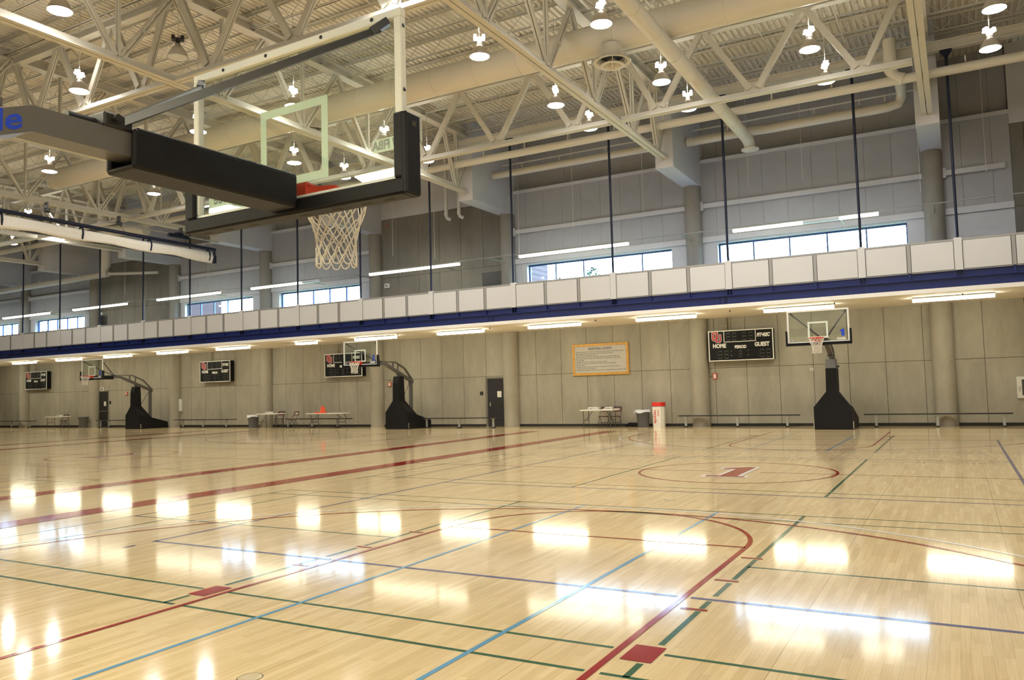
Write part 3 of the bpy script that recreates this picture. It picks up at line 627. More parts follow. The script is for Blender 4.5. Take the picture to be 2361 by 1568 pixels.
MB().tube([(-13.65, 27.4, 11.12), (-5.6, 27.4, 11.12)], .15, 20).build('pipe_run', m_duct, t); hangers([-12.2, -10.4, -8.3], 27.4, 11.12, .15, t)
for i, (xa, xb) in enumerate(((-4.92, 3.03), (-13.63, -5.62))):
    o = MB().tube([(xa, 28.2, 11.75), (xb, 28.2, 11.75)], .035, 8).build('thin_pipe', m_duct, loc=((xa+xb)/2, 28.2, 11.75)); tag(o, ('thin cream pipe high on the back wall in the rightmost window bay', 'thin cream pipe high on the back wall in the second window bay')[i], 'pipe')
for i, x in enumerate((-16.2, -16.92)):
    o = MB().tube([(x, 28.5, ZD+.002), (x, 28.5, 9.95), (x+.04, 28.52, 9.85), (x+.18, 28.6, 9.78)], .085, 14).tube([(x, 28.5, 10.12), (x, 28.5, 9.98)], .1, 14).build('drain_pipe', m_cabwhite, loc=(x, 28.5, 9.8))
    tag(o, ('right one of two white pipes ending in elbows over the concrete bay', 'left one of two white pipes ending in elbows over the concrete bay')[i], 'pipe')
t = thing('air_duct', 'round white duct at far left running along the wall with a vertical drop', 'duct', (-47, 27.6, 9.4))
MB().tube([(-58, 27.6, 9.28), (-41.2, 27.6, 9.40)], .18, 20).build('duct_tube', m_duct, t); hangers([-52+1.2*k for k in range(9)], 27.6, 9.33, .18, t)
MB().tube([(-41.3, 27.5, 12.2), (-41.3, 27.5, 9.9), (-41.6, 27.5, 9.55)], [.30, .30, .22], 20).build('vertical_drop', m_duct, t)
MB().tube([(-41.2, 27.6, 9.4), (-37.9, 28.6, 9.3)], .09, 12).build('thin_branch', m_duct, t)
t = thing('air_duct', 'short round duct elbow above the curtain end at the upper left', 'duct', (-37.5, 23.6, 10.9))
MB().tube([(-36.6, 24.2, 12.4), (-36.6, 24.2, 11.2), (-36.2, 24.2, 10.9), (-33.2, 24.4, 10.6)], .27, 20).build('duct_tube', m_duct, t)

# ------------------------------------------------------------------ high bay lamps
def high_bay(lit):
    t = thing('high_bay_lamp', 'lamp', 'lamp')
    MB().lathe([(.255, 0), (.262, .012), (.25, .03), (.225, .10), (.175, .20), (.115, .28), (.075, .31), (.07, .36), (.0, .36)], (0, 0, 0), 24).build('reflector', m_reflector, t)
    MB().lathe([(.25, .008), (.20, -.012), (.10, -.022), (.001, -.025)], (0, 0, 0), 24).build('lens', m_lens if lit else m_tubeoff, t)
    q = MB(); q.box(-.05, .05, -.05, .05, .36, .46); q.build('collar', m_collar if lit else m_blackm, t)
    q = MB(); q.box(-.15, .15, -.09, .09, .455, .50, 0, .01); q.box(-.15, -.07, -.07, .07, .50, .58, 0, .01); q.box(.07, .15, -.07, .07, .50, .58, 0, .01); q.build('ballast', m_ballast if lit else m_blackm, t)
    MB().tube([(0, 0, .5), (0, 0, 2.79)], .012, 6).build('stem', m_steel, t)
    return t
def uplight(loc):
    l = bpy.data.lights.new('lamp_upward_glow', 'POINT'); l.energy = HB_UP; l.color = (1.0, 0.97, 0.90); l.shadow_soft_size = 0.02
    o = bpy.data.objects.new('lamp_upward_glow', l); COL.objects.link(o); o.location = (loc[0], loc[1], loc[2]+.72); return o
HBROWS = {7.6: [5.0, .9, -3.15, -13.1, -17.2, -25.4], 10.6: [5.0, .9, -3.15, -6.5, -13.03, -17.15, -25.4, -33.2], 14.7: [5.0, .9, -3.17, -6.57, -13.1, -17.3, -25.5, -33.2, -41], 19.0: [5.0, .88, -3.13, -6.48, -13.08, -17.31, -25.31, -34.5, -41], 21.6: [5.0, .92, -3.14, -6.5, -13.13, -17.16, -25.4, -36.6, -40.6, -49], 3.8: [5.0, -3.2, -10, -17.2, -25.4], 24.2: [-53]}  # measured lamps, plus unseen ones added out of view as fill light
proto_on, proto_off = None, None; shown = {19.0: 'in the second row from the back wall', 21.6: 'in the row nearest the back wall', 14.7: 'in the third row from the back wall', 10.6: 'in the fourth row from the back wall', 7.6: 'in the fifth row from the back wall', 3.8: 'in the added near-side fill row', 24.2: 'beyond all rows at the far left'}
for ry, xs in HBROWS.items():
    for i, x in enumerate(xs):
        lit = not (ry == 10.6 and abs(x+13.03) < .1)
        if lit:
            if proto_on is None: proto_on = o = high_bay(True); o.location = (x, ry, 10.3)
            else: o = dup(proto_on, (x, ry, 10.3), 0)
        else: o = high_bay(False); o.location = (x, ry, 10.3)
        o.rotation_euler = (0, 0, (i*1.3+ry) % 3)
        o['label'] = ('lit high bay lamp %s, %s from the right' % (shown[ry], ORD[i])) if lit else 'unlit dark bell shaped high bay lamp hanging left of the near backboard top'
        if lit:
            o['group'] = 'lit high bay lamps under the roof'
            if o is proto_on: g = uplight(o.location); g.parent = o; g.location = (0, 0, .72)

# ------------------------------------------------------------------ fluorescent strips
def strip(name, L, w_, mats, loc, label, group, ntube=2, hang=0.0, unlit=()):
    x0 = loc[0]-L/2; y, z = loc[1], loc[2]
    t = thing(name, label, 'light', loc, group)
    q = MB().box(x0, x0+L, y-w_/2-.01, y+w_/2+.01, z+.055, z+.085)
    if z < 5: q.box(x0+.2, x0+L-.2, y-.05, y+.05, z+.085, ZS-.001)
    q.build('fixture_body', m_fixture, t)
    for k in range(ntube):
        a, b = x0+L*k/ntube+.01, x0+L*(k+1)/ntube-.01; h = w_/2
        pr = [(-h, .055), (-h, .0), (-h*.75, -.035), (h*.75, -.035), (h, .0), (h, .055)]
        MB().prism(pr, lambda p: (a, y+p[0], z+p[1]), lambda p: (b, y+p[0], z+p[1])).build('lens', mats[1] if k in unlit else mats[0], t)
    return t
SX = [3.78, -.93, -5.71, -10.4, -14.93, -19.6, -24.3, -29.0, -33.75, -38.5, -43.2, -47.9, -52.6]
SL = {-24.3: 1.3}
for i, x in enumerate(SX):
    if abs(x+24.3) < .1: strip('strip_light', 1.25, .24, (m_tubeL, m_tubeoff), (-23.87, 26.4, 4.19), 'short half lit fluorescent light under the track, %s from the right' % ORD[i], 'fluorescent lights under the track', 1)
    else: strip('strip_light', 2.32, .24, (m_tubeL, m_tubeoff), (x, 26.4, 4.19), 'lit fluorescent strip light on the ceiling under the track, %s from the right' % ORD[i], 'fluorescent lights under the track')
o = MB().box(-25.4, -24.5, 26.3, 26.5, 4.17, 4.21).build('dark_fixture', m_fixture, loc=(-25, 26.4, 4.2)); tag(o, 'unlit fixture end beside the short fluorescent light under the track', 'light')
HS = [(-3.27, 1.71, 4, (2,)), (-12.4, -7.42, 4, ()), (-20.6, -15.48, 4, ()), (-28.57, -24.64+.9, 4, (3,)), (-36.18, -31.0, 4, ()), (-44.2, -39.0, 4, ()), (-52.0, -46.8, 4, ()), (-59.9, -54.9, 4, ())]
HL = ['fluorescent row above the track at right with one unlit tube', 'fluorescent row above the track over the brick view window', 'fluorescent row above the track in front of the middle concrete bay', 'fluorescent row above the track with its right end unlit, beside the near net',
      'fluorescent row above the track below the rolled curtain end', 'fluorescent row above the track in front of the left concrete bay', 'fluorescent row above the track at the far left window', 'fluorescent row above the track beyond the left edge']
for (a, b, n_, off), lab in zip(HS, HL):
    strip('track_light_row', b-a, .16, (m_tubeH, m_tubeoff), ((a+b)/2, 27.3, 7.36), 'suspended '+lab, None, n_, 0, off)
q = MB(); q.tube([(-60, 27.3, 7.49), (13, 27.3, 7.49)], .022, 6)
for c in COLS: q.tube([(c, 27.3, 7.49), (c, 28.772, 7.49)], .03, 6)
for (a, b, n_, off) in HS:
    m_ = (a+b)/2
    q.tube([(m_+1.2, 27.3, 7.45), (m_+1.2, 28.95, 7.45)], .022, 6)
    for x in (a+.1, m_, b-.1): q.box(x-.01, x+.01, 27.29, 27.31, 7.44, 7.49)
o = q.build('light_support_conduit', m_grail, loc=(-20, 27.3, 7.49)); tag(o, 'thin grey conduit holding the suspended lights above the track', 'conduit')
# thin hanging cables over the track
for i, (x, z0) in enumerate(((5.0, 8.6), (3.0, 8.2), (-.9, 9.3), (-2.9, 9.3), (-7.2, 8.9), (-10.4, 8.6), (-13.1, 7.6), (-17.7, 8.0), (-20.2, 8.4), (-33.5, 8.4), (-41.0, 8.2))):
    o = MB().tube([(x, 28.6, z0), (x, 28.6, ZD+.002)], .012, 5).build('hanging_cable', m_cabwhite, loc=(x, 28.6, z0)); tag(o, 'thin white cable hanging in front of the upper back wall, %s from the right' % ORD[i], 'cable', 'thin cables on the upper wall')

# ------------------------------------------------------------------ the near side of the hall, behind the photographer
t = thing('near_balcony', 'near side track balcony above and behind the photographer', 'balcony', (-10, -1, ZS))
MB().box(XL+.01, XR-.01, YN+.01, .08, ZS, ZS+.13).build('slab', m_soffit, t); MB().box(XL+.01, XR-.01, .04, .14, ZS+.13, 4.95).build('edge_beam', m_navy, t); MB().box(XL+.01, XR-.01, .08, .12, 4.95, 5.9).build('infill_panel', m_panel, t)
for i, x in enumerate((8.2, 3.6, -1.15, -5.7, -10.4, -15.1, -19.8, -24.5, -29.2, -38)):
    strip('near_strip_light', 2.35, .26, (m_tubeN, m_tubeoff), (x, -2.02, 4.12), 'fluorescent strip under the near side balcony, %s from the right' % ORD[i], 'fluorescent lights under the near balcony')

# ------------------------------------------------------------------ basketball hoops (local: board front at y=0 facing +y, base behind)
def net_mesh(R, n=12, rad=.005, flare=True, seed=1):
    rnd = random.Random(seed); q = MB()
    lev = [(0, R), (-.13, R*.86), (-.19, R*.74), (-.25, R*.66), (-.31, R*.61), (-.37, R*.60), (-.44, R*.63)]
    def P(j, k):
        z, r = lev[j]; a = 2*PI*(k+(.5 if j % 2 else 0))/n; jz = 0 if j == 0 else rnd.uniform(-.012, .012); ja = 0 if j == 0 else rnd.uniform(-.03, .03)
        return Vector((r*math.cos(a+ja), r*math.sin(a+ja), z+jz))
    N = [[P(j, k) for k in range(n)] for j in range(len(lev))]
    for j in range(len(lev)-1):
        for k in range(n):
            a = N[j][k]; k2 = k if j % 2 == 0 else (k+1) % n; k1 = (k-1) % n if j % 2 == 0 else k
            for kk in (k1, k2):
                b = N[j+1][kk]; m_ = (a+b)/2+Vector((0, 0, -.012))
                if j == 0: q.tube([a, a+Vector((0, 0, -.02)), m_, b], rad, 5, cap=False)
                else: q.tube([a, m_, b], rad, 5, cap=False)
            if j > 0: q.lathe([(.0, -.009), (rad*1.7, -.004), (rad*1.7, .004), (.0, .009)], tuple(a), 5)
    for k in range(n):      # bottom loops
        a, b = N[-1][k], N[-1][(k+1) % n]; m_ = (a+b)/2+Vector((0, 0, -.045)); q.tube([a, (a+m_)/2+Vector((0, 0, -.015)), m_, (b+m_)/2+Vector((0, 0, -.015)), b], rad, 5, cap=False)
    return q
def onface(mb, x, z, y, front=True):     # lettering laid on the board, readable from its front (+y side)
    return lambda v: (x-v.x, y, z+v.y)
def hoop(label, capgrey, number, near=False):
    t = thing('basketball_hoop', label, 'basketball hoop')
    # board
    W, Z0, Z1 = .94, 2.90, 3.97; fwid = .055
    q = MB()
    for (a, b, c, d) in ((-W, W, Z1-fwid, Z1), (-W, W, Z0, Z0+fwid), (-W, -W+fwid, Z0+fwid, Z1-fwid), (W-fwid, W, Z0+fwid, Z1-fwid)): q.box(a, b, -.05, 0, c, d, 0, .006)
    fr = q.build('board_frame', m_frame, t)
    if near:
        q = MB()
        for x in (-.62, -.2, .3, .72): q.lathe([(0, .004), (.012, .003), (.012, 0)], (0, 0, 0), 10); q.v[-30:] = [(x+v[0], -.052-v[2], Z1-.028+v[1]) for v in q.v[-30:]]
        for z in (3.86, 3.47): q.lathe([(0, .004), (.012, .003), (.012, 0)], (0, 0, 0), 10); q.v[-30:] = [(W+v[2]+.001, -.025+v[0], z+v[1]) for v in q.v[-30:]]
        q.build('frame_bolt', m_blackm, fr)
    MB().box(-W+fwid, W-fwid, -.018, -.006, Z0+fwid, Z1-fwid).build('glass_pane', m_bglass, t)
    q = MB(); y0, y1 = -.005, -.002
    for (a, b, c, d) in ((-.305, .305, 3.53, 3.585), (-.305, .305, 3.05-.0, 3.105), (-.305, -.25, 3.105, 3.53), (.25, .305, 3.105, 3.53)): q.box(a, b, y0, y1, c, d)
    q.build('shooting_square', m_target, t)
    if number:
        q = MB()
        if number == '1': q.add([(-.74-x, .001, 3.09+z) for x, z in ((-.045, 0), (.045, 0), (.045, .22), (-.01, .22), (-.085, .17), (-.085, .125), (-.045, .145))], [(0, 1, 2, 3, 4, 5, 6)])
        else: q.merge(text(number, .32, .014, 0, 'CENTER'), onface(None, -.74, 3.09, .001))
        q.build('board_number', m_blue, t)
        MB().merge(text('Schelde', .085, .004, .2, 'CENTER'), onface(None, -.68, 2.985, .001)).build('board_lettering', m_wtext, t)
        q = MB(); q.box(.72, .84, -.003, .0, 2.98, 3.03); o_ = q.build('board_sticker', m_greyt, t); MB().merge(text('FIBA', .05, 0, 0, 'CENTER'), onface(None, .78, 2.99, .002)).build('sticker_lettering', m_wtext, o_)
    else:
        MB().merge(text('/// FIBA', .078, .003, 0, 'LEFT', .90), onface(None, .882, 3.150, -.001)).build('board_lettering', m_greyt, t)
        MB().box(.67, .885, .001, .002, 3.135, 3.215).build('lettering_backing', m_target, t)
        q = MB(); q.box(-.84, -.46, .002, .003, 2.965, 3.135); o_ = q.build('board_sticker', m_target, t)
        MB().merge(text('Schelde', .115, .003, 0, 'LEFT', .9), onface(None, -.47, 3.03, .0005)).build('sticker_lettering', m_greyt, o_)
        MB().merge(text('INTERNATIONAL', .045, .001, 0, 'LEFT', .95), onface(None, -.47, 2.98, .0005)).build('sticker_lettering', m_greyt, o_)
    # padding
    q = MB(); t0 = .035
    q.box(-W-t0, W+t0, -.085, .055, Z0-.070, Z0-.008, 0, .012)                       # bottom
    q.box(-W-t0, W+t0, -.088, -.052, Z0-.065, Z0+.028, 0, .01); q.box(-W-t0, W+t0, .002, .055, Z0-.04, Z0+.02, 0, .01)
    for s_ in (-1, 1):
        xs = sorted((s_*(W+.002), s_*(W+.055))); q.box(xs[0], xs[1], -.085, .055, Z0-.070, Z0+.42, 0, .012)
        xs = sorted((s_*(W-.045), s_*(W+.03))); q.box(xs[0], xs[1], -.088, -.052, Z0+.03, Z0+.42, 0, .01)
    pad = q.build('board_padding', m_black, t)
    if near:
        q = MB()
        for x in (-.85, -.62, -.38, .10, .38, .62, .80): q.box(x-.035, x+.035, -.014, .006, Z0-.0725, Z0-.069)
        q.box(W+.0551, W+.0565, -.03, .01, Z0+.34, Z0+.37); q.build('padding_slot', m_joint, pad)
    # rim, bracket, net
    q = MB(); q.tube([(.2286*math.cos(2*PI*k/36), .385+.2286*math.sin(2*PI*k/36), 3.05) for k in range(36)], .009, 8, 0, True, True)
    rim = q.build('rim', m_orange, t)
    q = MB(); q.box(-.10, .10, .0, .015, 2.93, 3.075); q.prism([(-.09, .015), (.09, .015), (.055, .17), (-.055, .17)], lambda p: (p[0], p[1], 3.045), lambda p: (p[0], p[1], 3.06))
    for s_ in (-1, 1): q.bar((s_*.085, .015, 3.0), (s_*.16, .23, 3.045), .008, .05)
    q.prism([(.015, 2.94), (.015, 3.045), (.12, 3.045)], lambda p: (-.06, p[0], p[1]), lambda p: (.06, p[0], p[1])); q.build('rim_bracket', m_orange, rim)
    net_mesh(.224, 12, .0048 if near else .006).xf(lambda v: v+Vector((0, .385, 3.045))).build('net', m_net, t)
    # arm
    q = MB(); q.box(-.075, .075, -1.70, -.06, 2.93, 3.055)
    q.prism([(-1.70, 3.055), (-1.70, 2.93), (-3.75, 2.12), (-3.75, 2.26)], lambda p: (-.075, p[0], p[1]), lambda p: (.075, p[0], p[1]))
    arm = q.build('main_arm', m_grey, t)
    q = MB(); q.bar((0, -1.2, 3.09), (0, -2.44, 3.09), .09, .045); q.bar((0, -2.44, 3.09), (0, -3.17, 2.80), .09, .05); q.bar((0, -3.17, 2.80), (0, -3.75, 2.26), .09, .06)
    q.bar((0, -2.3, 2.75), (0, -2.3, 3.08), .05, .05, (0, 1, 0)); q.bar((0, -2.66, 2.6), (0, -2.66, 2.99), .05, .06, (0, 1, 0)); 
    if near: q = MB(); q.prism([(-1.82, 3.02), (-1.82, 3.06), (-2.5, 3.09), (-2.5, 3.04)], lambda p: (-.05, p[0], p[1]), lambda p: (.05, p[0], p[1]))
    q.build('upper_arm', m_grey, t)
    if near:
        MB().merge(text('Schelde', .145, .003, 0, 'RIGHT'), lambda v: (.0765, -1.745+v.x*1.15, 2.935+v.x*.44+v.y)).build('arm_lettering', m_blue, arm)
    # arm pad: hollow channel round the arm
    q = MB(); q.box(-.125, -.09, -1.22, -.09, 2.87, 3.07, 0, .012); q.box(.09, .125, -1.22, -.09, 2.87, 3.07, 0, .012); q.box(-.12, .12, -1.22, -.09, 2.862, 2.892, 0, .012); q.box(-.12, .12, -1.2, -.09, 3.055, 3.08, 0, .01)
    q.build('arm_padding', m_black, t)
    q = MB()
    for s_ in (-1, 1):
        q.bar((s_*.06, -1.27, 3.085), (s_*.80, -.075, 3.85), .030, .040)
        q.bar((s_*.775, -.12, 3.825), (s_*.845, -.05, 3.90), .045, .045)
    st = q.build('board_strut', m_dgrey, t)
    q = MB(); q.box(-.09, .09, -1.36, -1.2, 3.055, 3.13, 0, .01); q.tube([(-.12, -1.30, 3.10), (.12, -1.30, 3.10)], .02, 8); q.tube([(0, -1.5, 3.085), (0, -1.36, 3.085)], .022, 8); q.build('strut_clamp', m_blackm, t)
    # base and mast
    B = m_black
    q = MB(); fy, by = -2.47, -4.36
    q.prism([(fy, 0), (fy, .80), (fy-.18, .80), (by, .34), (by, 0)], lambda p: (-.62, p[0], p[1]), lambda p: (.62, p[0], p[1])); q.build('base_padding', B, t)
    q = MB(); a = [(-.60, fy+.02, .80), (.60, fy+.02, .80), (.60, fy-.75, .66), (-.60, fy-.75, .66)]; b = [(-.17, fy+.12-.0, 1.31), (.17, fy+.12, 1.31), (.17, fy-.42, 1.31), (-.17, fy-.42, 1.31)]
    a = [(-.60, fy+.0, .80), (.60, fy+.0, .80), (.60, fy-.80, .64), (-.60, fy-.80, .64)]; b = [(-.185, fy+.10-.1, 1.31), (.185, fy, 1.31), (.185, fy-.45, 1.31), (-.185, fy-.45, 1.31)]
    c = [(-.17, fy, 2.12), (.17, fy, 2.12), (.17, fy-.42, 2.12), (-.17, fy-.42, 2.12)]
    vs = a+b+c; fs = [(0, 1, 5, 4), (1, 2, 6, 5), (2, 3, 7, 6), (3, 0, 4, 7), (4, 5, 9, 8), (5, 6, 10, 9), (6, 7, 11, 10), (7, 4, 8, 11), (8, 9, 10, 11)]
    q.add(vs, fs); q.build('mast_padding', B, t)
    q = MB(); q.add(c+[(-.165, fy-.07, 2.43), (.165, fy-.07, 2.43), (.165, fy-.40, 2.43), (-.165, fy-.40, 2.43)], [(0, 1, 5, 4), (1, 2, 6, 5), (2, 3, 7, 6), (3, 0, 4, 7), (4, 5, 6, 7)]); q.build('mast_cap', m_grey if capgrey else B, t)
    q = MB(); q.box(-.05, .05, fy-.30, fy-.18, 2.43, 2.62); q.tube([(-.12, fy-.24, 2.58), (.12, fy-.24, 2.58)], .035, 10); q.box(-.11, .11, fy-.34, fy-.14, 2.5, 2.53); q.build('arm_pivot', m_grey, t)
    q = MB(); q.box(-.06, .06, -3.70, -3.56, .55, 2.18); q.tube([(-.13, -3.63, 2.17), (.13, -3.63, 2.17)], .03, 10); q.build('rear_post', m_grey, t)
    MB().tube([(.03, -2.9, 1.2), (.03, -3.55, 2.12)], .015, 6).build('tension_cable', m_dgrey, t)
    if capgrey:
        q = MB(); q.tube([(-.17, fy-.2, 2.17), (-.24, fy-.2, 2.19), (-.26, fy-.2, 2.16)], .02, 6); q.box(-.22, -.19, fy-.24, fy-.2, 1.35, 2.1); q.build('winch_handle', m_blackm, t)
    q = MB()
    for s_ in (-1, 1): q.box(s_*.63-.02, s_*.63+.02, fy-.12, fy-.04, .03, .28); 
    q.build('base_wheel_guard', m_chrome, t)
    return t
h = hoop('large basketball hoop seen from behind, its glass board and padded arm filling the upper left', False, None, True); h.location = (.075, 1.25, 0); h.rotation_euler = (0, 0, math.radians(-1.5))
for X, num, cap, lab in ((-.04, '1', True, 'far basketball hoop with number 1 on its board, right side'), (-18.83, '2', False, 'far basketball hoop with number 2 on its board, overlapping a scoreboard'), (-37.8, '3', False, 'farthest basketball hoop with number 3 on its board, at the left')):
    h = hoop(lab, cap, num); h.location = (X, 24.38, 0); h.rotation_euler = (0, 0, PI)

# ------------------------------------------------------------------ scoreboards (local: centre of the face, facing -y)
def seg_digit(q, x, z, w_, h_, y, which='abcdefg'):
    t_ = .016
    S = {'a': (x, x+w_, z+h_-t_, z+h_), 'g': (x, x+w_, z+h_/2-t_/2, z+h_/2+t_/2), 'd': (x, x+w_, z, z+t_), 'b': (x+w_-t_, x+w_, z+h_/2+.015, z+h_-.02), 'c': (x+w_-t_, x+w_, z+.02, z+h_/2-.015),
         'f': (x, x+t_, z+h_/2+.015, z+h_-.02), 'e': (x, x+t_, z+.02, z+h_/2-.015)}
    for k in which: a, b, c, d = S[k]; q.box(a+.006, b-.006, y-.002, y, c, d)
def ring_poly(q, cx, cz, w_, h_, cut, th, y, open_top=False):
    def oct_(W, H, c): return [(-W+c, -H), (W-c, -H), (W, -H+c), (W, H-c), (W-c, H), (-W+c, H), (-W, H-c), (-W, -H+c)]
    if not open_top:
        A = oct_(w_/2, h_/2, cut); B = oct_(w_/2-th, h_/2-th, max(cut-th*.4, .005))
        for i in range(8):
            j = (i+1) % 8; q.quad(*[(cx+p[0], y, cz+p[1]) for p in (A[i], A[j], B[j], B[i])])
    else:
        W, H = w_/2, h_/2
        A = [(-W, H), (-W, -H+cut), (-W+cut, -H), (W-cut, -H), (W, -H+cut), (W, H)]; B = [(-W+th, H), (-W+th, -H+cut), (-W+cut+.0, -H+th), (W-cut, -H+th), (W-th, -H+cut), (W-th, H)]
        for i in range(5): q.quad(*[(cx+p[0], y, cz+p[1]) for p in (A[i], A[i+1], B[i+1], B[i])])
def scoreboard(cx, label):
    cz, y0 = 3.17, 28.87
    t = thing('scoreboard', label, 'scoreboard', (cx, y0, cz-.6), 'scoreboards on the back wall')
    MB().box(cx-1.24, cx+1.24, y0, YW-.02, cz-.59, cz+.59, 0, .015).build('scoreboard_body', m_sbk, t)
    q = MB(); f = .035
    q.box(cx-1.25, cx+1.25, y0-.012, y0+.01, cz+.565, cz+.60); q.box(cx-1.25, cx+1.25, y0-.012, y0+.01, cz-.60, cz-.565)
    q.box(cx-1.25, cx-1.215, y0-.012, y0+.01, cz-.565, cz+.565); q.box(cx+1.215, cx+1.25, y0-.012, y0+.01, cz-.565, cz+.565)
    a, b, c, d = cx-.64, cx+.60, cz+.13, cz+.565
    q.box(a, b, y0-.01, y0, c, c+.025); q.box(a, a+.025, y0-.01, y0, c+.025, d); q.box(b-.025, b, y0-.01, y0, c+.025, d); q.build('white_frame', m_wtext, t)
    T = lambda x, z: (lambda v: (x+v.x, y0-.003, z+v.y))
    MB().merge(text('HOME', .215, .010, 0, 'CENTER', .86), T(cx-.82, cz-.07)).build('home_lettering', m_wtext, t)
    MB().merge(text('GUEST', .215, .010, 0, 'CENTER', .86), T(cx+.82, cz-.07)).build('guest_lettering', m_wtext, t)
    MB().merge(text('PERIOD', .16, .008, 0, 'CENTER', .82), T(cx, cz-.12)).build('period_lettering', m_wtext, t)
    MB().merge(text('FIT\u2022REC', .19, .009, .25, 'LEFT', .74), T(cx+.63, cz+.30)).build('fit_rec_lettering', m_wtext, t)
    # interlocking letters O and U
    lx, lz = cx-.93, cz+.35
    q = MB(); ring_poly(q, lx-.055, lz+.045, .27, .40, .07, .095, y0-.003); ring_poly(q, lx+.075, lz-.06, .25, .34, .06, .085, y0-.0034, True); q.build('logo_outline', m_wtext, t)
    q = MB(); ring_poly(q, lx-.055, lz+.045, .245, .375, .065, .07, y0-.005); ring_poly(q, lx+.075, lz-.06, .225, .315, .052, .06, y0-.0054, True); q.box(lx-.10, lx-.01, y0-.006, y0-.0058, lz+.02, lz+.05); q.build('logo', m_logored, t)
    q = MB()
    for x in (-.54, -.30, .09, .33): seg_digit(q, cx+x, cz+.20, .15, .29, y0-.003)
    for x in (-.88, -.64, .74, .97): seg_digit(q, cx+x, cz-.50, .155, .30, y0-.003)
    seg_digit(q, cx-.07, cz-.46, .12, .24, y0-.003)
    for x in (-1.08, .54): seg_digit(q, cx+x, cz-.50, .155, .30, y0-.003, 'bc')
    for x in (-.38, .27): q.box(cx+x, cx+x+.03, y0-.005, y0-.003, cz-.24, cz-.20); q.box(cx+x, cx+x+.03, y0-.005, y0-.003, cz-.42, cz-.36)
    q.build('digit_segments', m_seg, t)
    q = MB(); 
    for x in (-.62, -.57, -.46): q.tube([(cx+x, YW-.06, cz+.6), (cx+x, YW-.06, ZS)], .018, 6)
    q.box(cx-.63, cx-.55, YW-.1, YW-.02, cz+.75, cz+.82); q.build('feed_conduit', m_conduit, t)
for x, lab in ((-3.55, 'rightmost wall scoreboard reading HOME PERIOD GUEST, left of the number 1 hoop'), (-23.73, 'wall scoreboard partly covered by the number 2 glass backboard'),
               (-33.28, 'wall scoreboard between two columns, above a long bench, third from the right'), (-50.92, 'leftmost small wall scoreboard above a small table')):
    scoreboard(x, lab)

# ------------------------------------------------------------------ rules board
t = thing('rules_board', 'oak framed rules board headed BASKETBALL COURTS on the back wall', 'sign', (-9.59, 29.15, 2.2))
x0, x1, z0, z1 = -10.89, -8.29, 2.20, 3.56
q = MB(); f = .105
for (a, b, c, d) in ((x0, x1, z1-f, z1), (x0, x1, z0, z0+f), (x0, x0+f, z0+f, z1-f), (x1-f, x1, z0+f, z1-f)): q.box(a, b, 29.12, 29.20, c, d, 0, .008)
q.build('frame', m_oak, t); MB().box(x0+f, x1-f, 29.15, 29.18, z0+f, z1-f).build('sign_panel', m_signbg, t)
q = MB(); q.merge(text('BASKETBALL COURTS', .115, .004, 0, 'CENTER', .95), lambda v: (-9.59+v.x, 29.147, 3.31+v.y)); q.box(-10.12, -9.06, 29.146, 29.149, 3.285, 3.293); q.build('heading', m_dtext, t)
q = MB(); rr = random.Random(3); zz = 3.19
for frac, bul in ((.98, 1), (.74, 1), (.44, 0), (.86, 1), (.92, 1), (.12, 0), (.64, 1), (.80, 1), (.20, 0), (.90, 1), (.42, 0), (.97, 1)):
    x = x0+.16
    if bul: q.box(x-.035, x-.018, 29.147, 29.149, zz+.012, zz+.03)
    end = x0+.16+(x1-x0-.34)*frac; x += .01
    while x < end:
        L = rr.uniform(.035, .13); q.box(x, x+L, 29.147, 29.149, zz+.003, zz+.032)
        q.box(x+L*.2, x+L*.35, 29.147, 29.149, zz+.032, zz+.042)
        x += L+.028
    zz -= .072
q.build('small_print', m_print, t)

# ------------------------------------------------------------------ benches
def bench(x0, x1, y, legs, label):
    t = thing('bench', label, 'bench', ((x0+x1)/2, y, 0), 'low benches along the back wall')
    MB().box(x0, x1, y-.13, y+.13, .425, .465, 0, .006).build('seat_plank', m_bench, t)
    for lx in legs:
        q = MB(); q.box(lx-.04, lx+.04, y-.03, y+.03, .04, .425); q.box(lx-.09, lx+.09, y-.10, y+.10, .405, .425); q.build('leg', m_bleg, t)
        q = MB(); q.box(lx-.05, lx+.05, y-.17, y+.17, 0, .045, 0, .008); q.build('foot', m_bench, t)
for a in ((.78, 5.31, 28.55, (1.17, 3.10, 5.05), 'low dark bench at the right, right of the number 1 hoop base'), (-6.02, -1.42, 28.55, (-5.75, -3.72, -1.87), 'low dark bench left of the number 1 hoop base'),
          (-18.12, -13.86, 27.95, (-17.9, -16.1, -14.3), 'low dark bench between the number 2 hoop base and the black door'), (-27.3, -22.9, 28.45, (-27.2, -25.5, -23.8), 'low dark bench behind the table with orange cones'),
          (-36.3, -31.3, 28.55, (-35.6, -33.9, -32.0), 'low dark bench below the third scoreboard'), (-43.6, -39.2, 28.55, (-43.3, -42.5, -40.5), 'low dark bench between the far black door and the farthest hoop'),
          (-54.6, -50.4, 28.55, (-53.2, -51.0), 'low dark bench at the left edge of the photo')): bench(*a)

